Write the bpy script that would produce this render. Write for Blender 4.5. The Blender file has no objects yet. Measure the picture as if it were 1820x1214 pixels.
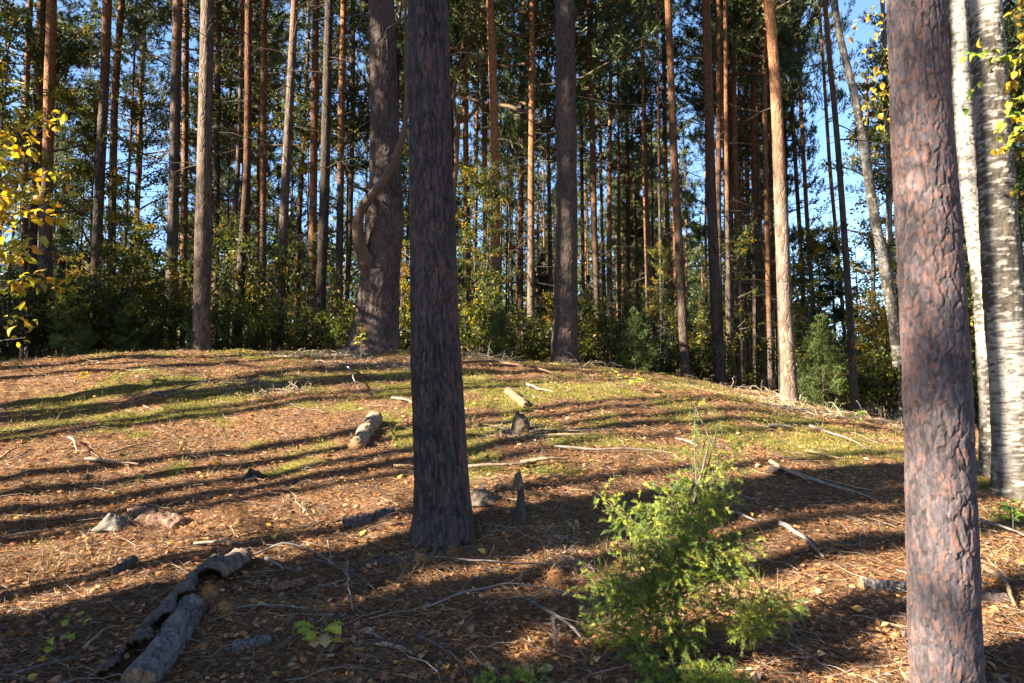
import bpy, math, random
import numpy as np
from mathutils import Vector, Matrix, Quaternion
R = math.radians
SC = bpy.context.scene
COL = SC.collection
rng = np.random.default_rng(7)
random.seed(7)

# ---------------------------------------------------------------- camera, sky, sun, exposure
PITCH = R(4.0)
CAMZ = 1.5
cam_d = bpy.data.cameras.new('camera'); cam_d.lens = 24; cam_d.sensor_width = 36
cam_d.clip_start = 0.05; cam_d.clip_end = 3000
cam = bpy.data.objects.new('camera', cam_d); COL.objects.link(cam)
cam.location = (0, 0, CAMZ); cam.rotation_euler = (R(90) + PITCH, 0, 0)
SC.camera = cam
SUN_EL = R(28.0)
SK = 0.46
SUN_AZ = math.atan2(-1.0, -SK)          # compass angle of the sun: left of the camera and a little behind
sdir = Vector((math.sin(SUN_AZ) * math.cos(SUN_EL), math.cos(SUN_AZ) * math.cos(SUN_EL), math.sin(SUN_EL)))
w = bpy.data.worlds.new('World'); SC.world = w; w.use_nodes = True
nt = w.node_tree; nt.nodes.clear()
sky = nt.nodes.new('ShaderNodeTexSky'); sky.sky_type = 'NISHITA'; sky.sun_disc = False
sky.sun_elevation = SUN_EL; sky.sun_rotation = SUN_AZ % (2 * math.pi)
sky.air_density = 1.0; sky.dust_density = 0.3; sky.ozone_density = 4.5
bg = nt.nodes.new('ShaderNodeBackground'); bg.inputs[1].default_value = 0.05
wo = nt.nodes.new('ShaderNodeOutputWorld')
nt.links.new(sky.outputs[0], bg.inputs[0]); nt.links.new(bg.outputs[0], wo.inputs[0])
sun_d = bpy.data.lights.new('sun', 'SUN'); sun_d.energy = 5.0; sun_d.angle = R(0.5); sun_d.color = (1.0, 0.86, 0.64)
sun = bpy.data.objects.new('sun', sun_d); COL.objects.link(sun)
sun.rotation_euler = sdir.to_track_quat('Z', 'Y').to_euler()
SC.view_settings.view_transform = 'Standard'; SC.view_settings.look = 'None'
SC.view_settings.exposure = 2.95; SC.view_settings.gamma = 1.0; SC.view_settings.use_curve_mapping = False
SC.render.engine = 'CYCLES'
SC.cycles.use_denoising = True
try: SC.cycles.denoiser = 'OPENIMAGEDENOISE'
except Exception: pass
SC.cycles.max_bounces = 6; SC.cycles.diffuse_bounces = 3; SC.cycles.glossy_bounces = 2
SC.cycles.transmission_bounces = 4; SC.cycles.transparent_max_bounces = 6

# ---------------------------------------------------------------- noise and geometry helpers
def smooth(a, b, x):
    t = np.clip((np.asarray(x, float) - a) / (b - a), 0, 1)
    return t * t * (3 - 2 * t)
def hsh(i, j, seed=0):
    n = (i.astype(np.int64) * 374761393 + j.astype(np.int64) * 668265263 + seed * 974634777) & 0xFFFFFFFF
    n = ((n ^ (n >> 13)) * 1274126177) & 0xFFFFFFFF
    n = ((n ^ (n >> 16)) * 2246822519) & 0xFFFFFFFF
    return ((n ^ (n >> 15)) & 0xFFFFFF) / float(0xFFFFFF)
def vnoise(x, y, seed=0, per=0):
    x = np.asarray(x, float); y = np.asarray(y, float)
    i = np.floor(x).astype(np.int64); j = np.floor(y).astype(np.int64)
    fx = x - i; fy = y - j
    fx = fx * fx * (3 - 2 * fx); fy = fy * fy * (3 - 2 * fy)
    i1 = i + 1
    if per: i = i % per; i1 = i1 % per
    a = hsh(i, j, seed); b = hsh(i1, j, seed); c = hsh(i, j + 1, seed); d = hsh(i1, j + 1, seed)
    return (a * (1 - fx) + b * fx) * (1 - fy) + (c * (1 - fx) + d * fx) * fy
def fbm(x, y, seed=0, oct=4, per=0):
    s = 0; a = 0.5; n = 0
    for k in range(oct):
        s = s + a * vnoise(x * 2 ** k, y * 2 ** k, seed + k, per * 2 ** k if per else 0); n += a; a *= 0.5
    return s / n
def voro(x, y, seed, per):
    """cellular pattern: nearest distance, second distance, random value of the nearest cell"""
    i = np.floor(x).astype(np.int64); j = np.floor(y).astype(np.int64)
    f1 = np.full(x.shape, 9.0); f2 = np.full(x.shape, 9.0); cid = np.zeros(x.shape)
    for di in (-1, 0, 1):
        for dj in (-1, 0, 1):
            ci = i + di; cj = j + dj; cw = ci % per
            px = ci + 0.1 + 0.8 * hsh(cw, cj, seed); py = cj + 0.1 + 0.8 * hsh(cw, cj, seed + 51)
            d = np.sqrt((px - x) ** 2 + (py - y) ** 2); r = hsh(cw, cj, seed + 97)
            near = d < f1
            f2 = np.where(near, f1, np.minimum(f2, d)); cid = np.where(near, r, cid); f1 = np.where(near, d, f1)
    return f1, f2, cid

def new_mesh(name, V, faces, cols=None, smooth_shade=False, attrs=None, mats=()):
    V = np.asarray(V, np.float32).reshape(-1, 3); me = bpy.data.meshes.new(name)
    groups = faces if isinstance(faces, list) else [faces]
    groups = [np.asarray(g, np.int32) for g in groups if len(g)]
    me.vertices.add(len(V)); me.vertices.foreach_set('co', V.ravel())
    loops = np.concatenate([g.ravel() for g in groups]); tot = np.concatenate([np.full(len(g), g.shape[1], np.int32) for g in groups])
    st = np.concatenate([[0], np.cumsum(tot)[:-1]]).astype(np.int32)
    me.loops.add(len(loops)); me.loops.foreach_set('vertex_index', loops)
    me.polygons.add(len(tot)); me.polygons.foreach_set('loop_start', st); me.polygons.foreach_set('loop_total', tot)
    me.update(calc_edges=True)
    if smooth_shade: me.polygons.foreach_set('use_smooth', np.ones(len(tot), bool))
    if cols is not None:
        c = np.ones((len(V), 4), np.float32); c[:, :3] = cols
        at = me.color_attributes.new('tint', 'FLOAT_COLOR', 'POINT'); at.data.foreach_set('color', c.ravel())
    for k, v in (attrs or {}).items():
        at = me.attributes.new(k, 'FLOAT', 'POINT'); at.data.foreach_set('value', np.asarray(v, np.float32))
    for m in mats: me.materials.append(m)
    me.validate()
    return me
def link(name, me, parent=None, loc=(0, 0, 0), **props):
    o = bpy.data.objects.new(name, me); COL.objects.link(o); o.location = loc
    if parent is not None: o.parent = parent
    for k, v in props.items(): o[k] = v
    return o
def empty(name, loc, label, category, group=None, rotz=0):
    o = bpy.data.objects.new(name, None); COL.objects.link(o); o.location = loc; o.rotation_euler = (0, 0, rotz)
    o.empty_display_size = 0.1
    o['label'] = label; o['category'] = category
    if group: o['group'] = group
    return o
def norm(v): return v / (np.linalg.norm(v, axis=-1, keepdims=True) + 1e-9)
def tubes(P, rad, n=3):
    """P (T,K,3) centre lines, rad (T,K): returns verts, quads"""
    P = np.asarray(P, float); T, K, _ = P.shape; rad = np.asarray(rad, float)
    d = np.gradient(P, axis=1); d = norm(d)
    mean = norm(P[:, -1] - P[:, 0] + 1e-6)
    ref = np.where(np.abs(mean[:, 2:3]) > 0.85, np.array([[1.0, 0, 0]]), np.array([[0, 0, 1.0]]))[:, None, :]
    s = norm(np.cross(d, ref)); u = np.cross(s, d)
    a = np.arange(n) * 2 * math.pi / n
    V = P[:, :, None, :] + rad[:, :, None, None] * (s[:, :, None, :] * np.cos(a)[None, None, :, None] + u[:, :, None, :] * np.sin(a)[None, None, :, None])
    idx = np.arange(T * K * n).reshape(T, K, n); nx = np.roll(idx, -1, axis=2)
    Q = np.stack([idx[:, :-1], nx[:, :-1], nx[:, 1:], idx[:, 1:]], -1).reshape(-1, 4)
    return V.reshape(-1, 3), Q
def blades(P, D, L, W, rg=rng):
    """thin triangles from P along D"""
    n = len(P); D = norm(D); s = norm(np.cross(D, rg.normal(size=(n, 3))))
    L = np.broadcast_to(L, n)[:, None]; W = np.broadcast_to(W, n)[:, None]
    V = np.stack([P - s * W / 2, P + s * W / 2, P + D * L], 1).reshape(-1, 3)
    return V, np.arange(3 * n).reshape(n, 3)
def leaves2(P, D, L, W, rg=rng, fold=0.25, up=0.0):
    """folded pointed leaves of four triangles each"""
    n = len(P); D = norm(D); q = rg.normal(size=(n, 3)); q[:, 2] += up
    s = norm(np.cross(D, q)); u = np.cross(s, D)
    L = np.broadcast_to(L, n)[:, None]; W = np.broadcast_to(W, n)[:, None]
    m = P + D * L * 0.45
    V = np.stack([P, m - s * W / 2 + u * W * fold, P + D * L * .8 - s * W * .25 + u * W * fold * .3, P + D * L,
                  P + D * L * .8 + s * W * .25 + u * W * fold * .3, m + s * W / 2 + u * W * fold, m], 1).reshape(-1, 3)
    b = (np.arange(n) * 7)[:, None]
    F = np.concatenate([b + np.array([[0, 6, 1]]), b + np.array([[0, 5, 6]]), b + np.array([[1, 6, 2]]), b + np.array([[6, 5, 4]]), b + np.array([[2, 6, 3]]), b + np.array([[6, 4, 3]])])
    return V, F
def join(parts):
    V = []; F = []; C = []; o = 0
    for p in parts:
        V.append(p[0]); F.append(np.asarray(p[1]) + o); o += len(p[0])
        if len(p) > 2: C.append(np.broadcast_to(p[2], (len(p[0]), 3)))
    tri = [f for f in F if f.shape[1] == 3]; quad = [f for f in F if f.shape[1] == 4]
    fs = []
    if tri: fs.append(np.concatenate(tri))
    if quad: fs.append(np.concatenate(quad))
    return np.concatenate(V), fs, (np.concatenate(C) if C else None)
def pick(cols, n, k=1, rg=rng, jit=0.2, p=None):
    c = np.asarray(cols, float)[rg.choice(len(cols), n, p=p)]
    c = c * (1 + jit * rg.uniform(-1, 1, (n, 1)))
    return np.repeat(c, k, 0)

# ---------------------------------------------------------------- terrain
AX = np.array([-40, -20, -12, -9, -6, -3, 0, 1.9, 3.9, 4.9, 6.3, 6.8, 9, 14, 40.])
AZ = np.array([0.9, 1.3, 1.75, 1.96, 2.12, 2.15, 2.0, 1.9, 1.52, 1.26, .95, .8, .62, .5, .5])
def crest(X):
    s = 0
    for o in (-1.2, -.6, 0, .6, 1.2): s = s + np.interp(X + o, AX, AZ)
    return s / 5
def tz(X, Y, fine=True):
    X = np.asarray(X, float); Y = np.asarray(Y, float)
    g = smooth(2.3, 12.2, Y) * (1 - 0.52 * smooth(12.6, 21, Y))
    z = crest(X) * g + 0.35 * smooth(20, 70, Y)
    bump = (fbm(X * .45 + 3, Y * .45, 11, 3) - .5) * .22 * smooth(0, 6, Y) + (fbm(X * 1.7, Y * 1.7, 12, 3) - .5) * .10 + .055 * np.exp(-((X + .5) ** 2 + (Y - 4.5) ** 2) / .16) + .10 * np.exp(-((X + 2.4) ** 2 + (Y - 12) ** 2) / .5) + .08 * np.exp(-((X - 1) ** 2 + (Y - 12.9) ** 2) / .3)
    z = z + bump
    if fine: z = z + (fbm(X * 7, Y * 7, 14, 2) - .5) * .032
    return z
def mossmask(X, Y):
    n = fbm(X * .8 + 9, Y * 1.1 + 4, 31, 3) * .5 + fbm(X * 2.6, Y * 3.0, 33, 4) * .5
    wgt = smooth(5.2, 8.5, Y) * (1 - .7 * smooth(11.5, 15, Y)) * smooth(-9.5, -4, X) * (1 - .5 * smooth(4, 7, X))
    return smooth(.60 - .125 * wgt, .68 - .12 * wgt, n) * smooth(4.6, 6.2, Y)
F_PX = 24 / 36 * 1820
cp, sp = math.cos(PITCH), math.sin(PITCH)
def ray(px, py):
    a = (px - 910) / F_PX; b = (607 - py) / F_PX
    return np.array([a, cp - b * sp, sp + b * cp])
def at(px, py, Y):
    d = ray(px, py); t = Y / d[1]; return np.array([0, 0, CAMZ]) + d * t
def ground(px, py, lift=0.0):
    """where the sight line through this point of the photo meets the terrain"""
    d = ray(px, py); t = np.linspace(1.5, 40, 4000); Q = np.array([0, 0, CAMZ]) + d * t[:, None]
    h = Q[:, 2] - tz(Q[:, 0], Q[:, 1], False)
    k = np.argmax(h < 0)
    if h[k] >= 0: k = int(np.argmin(h[:1100]))
    q = Q[k].copy(); q[2] = float(tz(q[0], q[1])) + lift
    return q

# ---------------------------------------------------------------- materials
def mat(name, build):
    m = bpy.data.materials.new(name); m.use_nodes = True; t = m.node_tree; t.nodes.clear()
    out = t.nodes.new('ShaderNodeOutputMaterial'); build(t, out); return m
def N(t, typ, **kw):
    n = t.nodes.new(typ)
    for k, v in kw.items():
        if k.startswith('i_'): n.inputs[int(k[2:]) if k[2:].isdigit() else k[2:]].default_value = v
        else: setattr(n, k, v)
    return n
def mixc(t, fac, a, b, mode='MIX'):
    n = t.nodes.new('ShaderNodeMix'); n.data_type = 'RGBA'; n.blend_type = mode
    for s, v in ((0, fac), (6, a), (7, b)):
        if hasattr(v, 'links'): t.links.new(v, n.inputs[s])
        else: n.inputs[s].default_value = v if s == 0 else ((*v, 1) if len(v) == 3 else v)
    return n.outputs[2]
def ramp(t, src, stops):
    n = t.nodes.new('ShaderNodeValToRGB'); e = n.color_ramp.elements
    while len(e) < len(stops): e.new(0.5)
    for k, (p, c) in enumerate(stops):
        e[k].position = p; e[k].color = (c, c, c, 1) if not hasattr(c, '__len__') else (*c, 1)
    t.links.new(src, n.inputs[0]); return n.outputs[0]
def leafy(name, trans=0.4, rough=0.5, vary=0.25, tw=(1.15, 1.1, .55)):
    def b(t, out):
        a = N(t, 'ShaderNodeAttribute', attribute_name='tint')
        oi = N(t, 'ShaderNodeObjectInfo')
        mr = N(t, 'ShaderNodeMapRange'); mr.inputs[3].default_value = 1 - vary; mr.inputs[4].default_value = 1 + vary
        t.links.new(oi.outputs['Random'], mr.inputs[0])
        hv = N(t, 'ShaderNodeHueSaturation'); t.links.new(mr.outputs[0], hv.inputs['Value']); t.links.new(a.outputs['Color'], hv.inputs['Color'])
        p = N(t, 'ShaderNodeBsdfPrincipled'); p.inputs['Roughness'].default_value = rough
        p.inputs['Specular IOR Level'].default_value = 0.3
        t.links.new(hv.outputs[0], p.inputs['Base Color'])
        tr = N(t, 'ShaderNodeBsdfTranslucent')
        t.links.new(mixc(t, 1.0, hv.outputs[0], tw, 'MULTIPLY'), tr.inputs[0])
        mx = N(t, 'ShaderNodeMixShader'); mx.inputs[0].default_value = trans
        t.links.new(p.outputs[0], mx.inputs[1]); t.links.new(tr.outputs[0], mx.inputs[2]); t.links.new(mx.outputs[0], out.inputs[0])
    return mat(name, b)
M_needle = leafy('pine needles', .25, .45, .3)
M_leaf = leafy('broad leaves', .45, .45, .2)
M_litterleaf = leafy('fallen leaves', .2, .6, .1)
M_straw = leafy('needle litter', .1, .6, .05)
M_moss = leafy('moss', .2, .8, .05)
def barkm(name, grain=60, bump=0.4, dist=0.004, rough=.85, stretch=.35):
    """bark coloured by the tint laid on the modelled plates, with fine grain added"""
    def b(t, out):
        a = N(t, 'ShaderNodeAttribute', attribute_name='tint')
        tc = N(t, 'ShaderNodeTexCoord'); mp = N(t, 'ShaderNodeMapping'); mp.inputs['Scale'].default_value = (1, 1, stretch)
        t.links.new(tc.outputs['Object'], mp.inputs[0])
        n = N(t, 'ShaderNodeTexNoise'); n.inputs['Scale'].default_value = grain; n.inputs['Detail'].default_value = 6; n.inputs['Roughness'].default_value = .7
        t.links.new(mp.outputs[0], n.inputs[0])
        v = ramp(t, n.outputs[0], [(0.25, .45), (.75, 1.5)])
        p = N(t, 'ShaderNodeBsdfPrincipled'); p.inputs['Roughness'].default_value = rough; p.inputs['Specular IOR Level'].default_value = .25
        t.links.new(mixc(t, 1.0, a.outputs['Color'], v, 'MULTIPLY'), p.inputs['Base Color'])
        bp = N(t, 'ShaderNodeBump'); bp.inputs['Strength'].default_value = bump; bp.inputs['Distance'].default_value = dist
        t.links.new(n.outputs[0], bp.inputs['Height']); t.links.new(bp.outputs[0], p.inputs['Normal'])
        t.links.new(p.outputs[0], out.inputs[0])
    return mat(name, b)
M_bark = barkm('plated pine bark', 70, .6, .004)
M_birch = barkm('birch bark', 45, .3, .003, .6, 2.5)
M_wood = barkm('dead wood', 55, .7, .004, .85, 1.0)
def midbark(t, out):
    tc = N(t, 'ShaderNodeTexCoord'); h = N(t, 'ShaderNodeAttribute', attribute_name='above')
    mp = N(t, 'ShaderNodeMapping'); mp.inputs['Scale'].default_value = (1, 1, .38); t.links.new(tc.outputs['Object'], mp.inputs[0])
    vo = N(t, 'ShaderNodeTexVoronoi', feature='DISTANCE_TO_EDGE'); vo.inputs['Scale'].default_value = 17; vo.inputs['Randomness'].default_value = 1
    vc = N(t, 'ShaderNodeTexVoronoi'); vc.inputs['Scale'].default_value = 17
    nz = N(t, 'ShaderNodeTexNoise'); nz.inputs['Scale'].default_value = 30; nz.inputs['Detail'].default_value = 5
    nb = N(t, 'ShaderNodeTexNoise'); nb.inputs['Scale'].default_value = 2.2; nb.inputs['Detail'].default_value = 3
    for q in (vo, vc, nz): t.links.new(mp.outputs[0], q.inputs[0])
    t.links.new(tc.outputs['Object'], nb.inputs[0])
    lowa = mixc(t, ramp(t, vc.outputs['Color'], [(.3, 0), (.8, 1)]), (.028, .022, .020), (.092, .073, .064))
    low = mixc(t, ramp(t, nz.outputs[0], [(.35, 0), (.7, .6)]), lowa, (.12, .078, .052))
    hi = mixc(t, ramp(t, nz.outputs[0], [(.3, 0), (.7, 1)]), (.070, .032, .017), (.25, .115, .052))
    ad = N(t, 'ShaderNodeMath', operation='MULTIPLY_ADD'); t.links.new(nb.outputs[0], ad.inputs[0]); ad.inputs[1].default_value = 3.0; t.links.new(h.outputs['Fac'], ad.inputs[2])
    f = N(t, 'ShaderNodeMapRange', interpolation_type='SMOOTHSTEP'); f.inputs[1].default_value = .8; f.inputs[2].default_value = 4.4; t.links.new(ad.outputs[0], f.inputs[0])
    oi = N(t, 'ShaderNodeObjectInfo'); mr = N(t, 'ShaderNodeMapRange'); mr.inputs[3].default_value = .5; mr.inputs[4].default_value = 1.3
    t.links.new(oi.outputs['Random'], mr.inputs[0])
    hv = N(t, 'ShaderNodeHueSaturation'); t.links.new(mr.outputs[0], hv.inputs['Value'])
    t.links.new(mixc(t, f.outputs[0], low, hi), hv.inputs['Color'])
    p = N(t, 'ShaderNodeBsdfPrincipled'); p.inputs['Roughness'].default_value = .85; p.inputs['Specular IOR Level'].default_value = .2
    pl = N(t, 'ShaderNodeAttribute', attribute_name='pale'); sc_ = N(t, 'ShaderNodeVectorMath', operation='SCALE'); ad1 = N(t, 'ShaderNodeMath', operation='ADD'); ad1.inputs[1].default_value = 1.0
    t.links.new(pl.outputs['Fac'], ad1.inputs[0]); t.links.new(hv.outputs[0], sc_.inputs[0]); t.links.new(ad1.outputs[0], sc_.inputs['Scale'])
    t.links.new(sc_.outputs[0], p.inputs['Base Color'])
    hm = mixc(t, 1.0, ramp(t, vo.outputs[0], [(0, 0), (.12, 1)]), mixc(t, .6, (1, 1, 1), nz.outputs[0]), 'MULTIPLY')
    bp = N(t, 'ShaderNodeBump'); bp.inputs['Strength'].default_value = .9; bp.inputs['Distance'].default_value = .014
    t.links.new(hm, bp.inputs['Height']); t.links.new(bp.outputs[0], p.inputs['Normal']); t.links.new(p.outputs[0], out.inputs[0])
M_mid = mat('pine bark', midbark)
def groundm(t, out):
    tc = N(t, 'ShaderNodeTexCoord'); ms = N(t, 'ShaderNodeAttribute', attribute_name='moss')
    a = N(t, 'ShaderNodeTexNoise'); a.inputs['Scale'].default_value = 28; a.inputs['Detail'].default_value = 8; a.inputs['Roughness'].default_value = .75
    b = N(t, 'ShaderNodeTexNoise'); b.inputs['Scale'].default_value = 3; b.inputs['Detail'].default_value = 4
    vo = N(t, 'ShaderNodeTexVoronoi'); vo.inputs['Scale'].default_value = 38; vo.inputs['Randomness'].default_value = 1
    for q in (a, b, vo): t.links.new(tc.outputs['Object'], q.inputs[0])
    c = ramp(t, a.outputs[0], [(.25, (.040, .024, .016)), (.45, (.10, .055, .032)), (.6, (.22, .125, .07)), (.78, (.42, .28, .16))])
    c = mixc(t, .35, c, mixc(t, ramp(t, vo.outputs['Color'], [(.3, 0), (.9, 1)]), (.09, .055, .035), (.30, .17, .09)))
    c = mixc(t, ramp(t, b.outputs[0], [(.4, 0), (.65, .45)]), c, (.10, .065, .045))
    mo = ramp(t, a.outputs[0], [(.3, (.04, .036, .012)), (.5, (.12, .115, .025)), (.72, (.26, .22, .06))])
    c = mixc(t, ms.outputs['Fac'], c, mo)
    p = N(t, 'ShaderNodeBsdfPrincipled'); p.inputs['Roughness'].default_value = .95; p.inputs['Specular IOR Level'].default_value = .1
    t.links.new(c, p.inputs['Base Color'])
    bp = N(t, 'ShaderNodeBump'); bp.inputs['Strength'].default_value = 1.0; bp.inputs['Distance'].default_value = .03
    t.links.new(a.outputs[0], bp.inputs['Height']); t.links.new(bp.outputs[0], p.inputs['Normal']); t.links.new(p.outputs[0], out.inputs[0])
M_ground = mat('forest floor', groundm)

# ---------------------------------------------------------------- the ground
def axis(pts):
    out = []
    for (a, b, n) in pts: out.append(np.linspace(a, b, n, endpoint=False))
    return np.concatenate(out + [[pts[-1][1]]])
gx = axis([(-400, -60, 8), (-60, -14, 24), (-14, -8, 40), (-8, 8, 230), (8, 14, 40), (14, 60, 24), (60, 400, 8)])
gy = axis([(-60, -4, 12), (-4, 2, 30), (2, 13.5, 210), (13.5, 24, 50), (24, 70, 30), (70, 600, 12)])
GX, GY = np.meshgrid(gx, gy); GZ = tz(GX, GY)
idx = np.arange(GX.size).reshape(GX.shape)
Q = np.stack([idx[:-1, :-1], idx[:-1, 1:], idx[1:, 1:], idx[1:, :-1]], -1).reshape(-1, 4)
me = new_mesh('ground', np.stack([GX, GY, GZ], -1), Q, smooth_shade=True, attrs={'moss': np.clip(mossmask(GX, GY), 0, 1).ravel()}, mats=[M_ground])
link('ground', me, kind='structure')

# ---------------------------------------------------------------- trunks
def trunk_axis(pts, D, H, slack=True):
    """pts: (px, py, width px) from top to bottom of the photo, at distance D. Returns base point and curves x(z), r(z)"""
    P = np.array([at(p[0], p[1], D) for p in pts]); r = np.array([p[2] / 2 / F_PX * D * math.cos(math.atan((p[0] - 910) / F_PX)) for p in pts])
    o = np.argsort(P[:, 2]); z = P[o, 2]; x = P[o, 0]; r = r[o]
    gz = float(tz(x[0], D, False))
    if z[0] > gz:
        sl = (x[1] - x[0]) / max(z[1] - z[0], .1) if len(x) > 1 else 0
        x = np.insert(x, 0, x[0] - sl * .5 * (z[0] - gz)); r = np.insert(r, 0, r[0] * 1.05); z = np.insert(z, 0, gz)
    top = max(H, z[-1] + 2)
    sl = (x[-1] - x[-2]) / max(z[-1] - z[-2], .5); sl = np.clip(sl, -.08, .08)
    rt = min(r[-1] * .75, max(r[-1] * (1 - (top - z[-1]) / (top * 1.05)), .02))
    x = np.append(x, x[-1] + sl * (top - z[-1])); r = np.append(r, rt); z = np.append(z, top)
    return gz, z, x, r
def build_trunk(gz, z, x, r, D, ns, zs, disp=None, seed=0, flare=.35, wob=.06):
    """local coordinates: origin at the base"""
    n = len(zs); X0 = float(np.interp(gz, z, x))
    k = 25; zz = np.linspace(z[0], z[-1], 400); xx = np.interp(zz, z, x); rr = np.interp(zz, z, r)
    ker = np.ones(k) / k; xx = np.convolve(np.pad(xx, k // 2, 'edge'), ker, 'valid'); 
    X = np.interp(zs, zz, xx) - X0; Rr = np.interp(zs, zz, rr)
    h = zs - gz
    Rr = Rr * (1 + flare * np.exp(-np.clip(h, 0, None) / .22))
    a = np.arange(ns) / ns * 2 * math.pi
    A, Z = np.meshgrid(a, h)
    RR = Rr[:, None] * np.ones_like(A)
    lob = 1 + flare * 3.2 * np.exp(-np.clip(Z, 0, None) / .15) * (fbm(A / (2 * math.pi) * 7, Z * 0, seed + 40, 2, 7) - .42) + wob * (fbm(A / (2 * math.pi) * 4, Z * .8, seed, 3, 4) - .5) * 2
    d = 0; cols = None
    if disp is not None: d, cols = disp(A, Z, RR)
    RR = RR * lob + d
    V = np.stack([X[:, None] + RR * np.sin(A), -RR * np.cos(A), Z], -1)
    id_ = np.arange(n * ns).reshape(n, ns); nx = np.roll(id_, -1, 1)
    Qd = np.stack([id_[:-1], nx[:-1], nx[1:], id_[1:]], -1).reshape(-1, 4)
    return V, Qd, cols, Z, X, X0
def branch_set(cx, cz, cr, zlo, zhi, n, lmax, rg, droop=.15):
    """dead side branches with side twigs growing from a trunk whose axis is cx(z)"""
    z = rg.uniform(zlo, zhi, n); az = rg.uniform(0, 2 * math.pi, n); L = lmax * rg.uniform(.25, 1, n) ** 1.3
    K = 6; s = np.linspace(0, 1, K); dirs = np.stack([np.cos(az), np.sin(az), rg.uniform(-.35, .35, n)], -1)
    base = np.stack([np.interp(z, cz, cx), np.zeros(n), z], -1)
    P = base[:, None] + dirs[:, None] * (L[:, None] * s)[:, :, None]
    P[:, :, 2] += -droop * L[:, None] * s ** 2 + rg.normal(0, .03, (n, K)) * L[:, None] * s
    P[:, :, 0] += rg.normal(0, .05, (n, K)) * L[:, None] * s
    rad = (.008 + .010 * L / lmax)[:, None] * (1 - .8 * s)
    out = [tubes(P, rad, 3)]
    m = n * 3; w_ = rg.integers(0, n, m); si = rg.integers(2, K, m)
    b = P[w_, si]; dd = dirs[w_] + rg.normal(0, .7, (m, 3)); l2 = L[w_] * rg.uniform(.15, .45, m)
    s2 = np.linspace(0, 1, 4); P2 = b[:, None] + dd[:, None] * (l2[:, None] * s2)[:, :, None]
    P2[:, :, 2] -= (l2[:, None] * s2 ** 2) * .2
    out.append(tubes(P2, np.full((m, 1), .0055) * (1 - .75 * s2), 3))
    return out

# crowns and other foliage shared by many trees ------------------------------------------
def pine_crown(seed, Hc, Rc, nb, tuft=26, lean=0.35, low=0.0):
    rg = np.random.default_rng(seed)
    z = Hc * (low + (1 - low) * rg.uniform(0, 1, nb) ** .85); az = rg.uniform(0, 2 * math.pi, nb)
    L = Rc * (1 - (z / Hc) ** 1.8 * .75) * rg.uniform(.45, 1.1, nb)
    K = 6; s = np.linspace(0, 1, K)
    dirs = np.stack([np.cos(az), np.sin(az), rg.uniform(-.1, .55, nb) * lean * 2], -1)
    P = np.stack([0 * z, 0 * z, z], -1)[:, None] + dirs[:, None] * (L[:, None] * s)[:, :, None]
    P[:, :, 2] += .16 * L[:, None] * s ** 2.5
    P[:, 1:, :2] += rg.normal(0, .05, (nb, K - 1, 2)) * L[:, None, None]
    bv, bf = tubes(P, (.030 * (L / Rc))[:, None] * (1 - .8 * s) + .004, 3)
    # tufts on the outer part of the branches and around side shoots
    m = nb * tuft; w_ = np.repeat(np.arange(nb), tuft); t = rg.uniform(.25, 1.0, m) ** .7
    f = t * (K - 1); i0 = np.minimum(f.astype(int), K - 2); fr = (f - i0)[:, None]
    c = P[w_, i0] * (1 - fr) + P[w_, i0 + 1] * fr
    spread = .34 * L[w_] * (1.15 - t)[:] + .05
    off = rg.normal(0, 1, (m, 3)) * spread[:, None] * np.array([1, 1, .30]); c = c + off
    g = 17; cc = np.repeat(c, g, 0); ax = np.repeat(norm(dirs[w_] * .6 + norm(off) * .6 + np.array([0, 0, .7])), g, 0)
    d = norm(rg.normal(size=(m * g, 3)) + ax * .95)
    cc = cc + ax * rg.uniform(-.09, .09, (m * g, 1))
    v, f3 = blades(cc, d, rg.uniform(.10, .19, m * g), .028, rg)
    shade = np.repeat(rg.uniform(.65, 1.35, (m, 1)), g * 3, 0)
    col = np.array([[.058, .082, .028]]) * shade
    yl = np.repeat((rg.uniform(size=m) < .12), g * 3)[:, None]
    col = np.where(yl, col * np.array([1.9, 1.45, .8]), col)
    return v, f3, col, bv, bf
CROWNS = []
for k, (Hc, Rc, nb) in enumerate([(8, 2.3, 58), (7, 2.0, 46), (9, 2.6, 70), (6.5, 2.4, 50), (10, 2.0, 62)]):
    v, f3, col, bv, bf = pine_crown(100 + k, Hc, Rc, nb)
    V, F, C = join([(v, f3, col), (bv, bf, np.array([[.13, .08, .05]]))])
    CROWNS.append((new_mesh('pine_crown', V, F, C, mats=[M_needle]), Hc))
def put_crown(tree, x, z, H, rg, scale=1.0):
    me, Hc = CROWNS[rg.integers(0, len(CROWNS))]
    c = link('crown', me, tree, (x, 0, z)); s = (H - z) / Hc * 1.03
    c.scale = (s ** .5 * scale, s ** .5 * scale, s); c.rotation_euler = (0, 0, rg.uniform(0, 6.28)); return c

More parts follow.
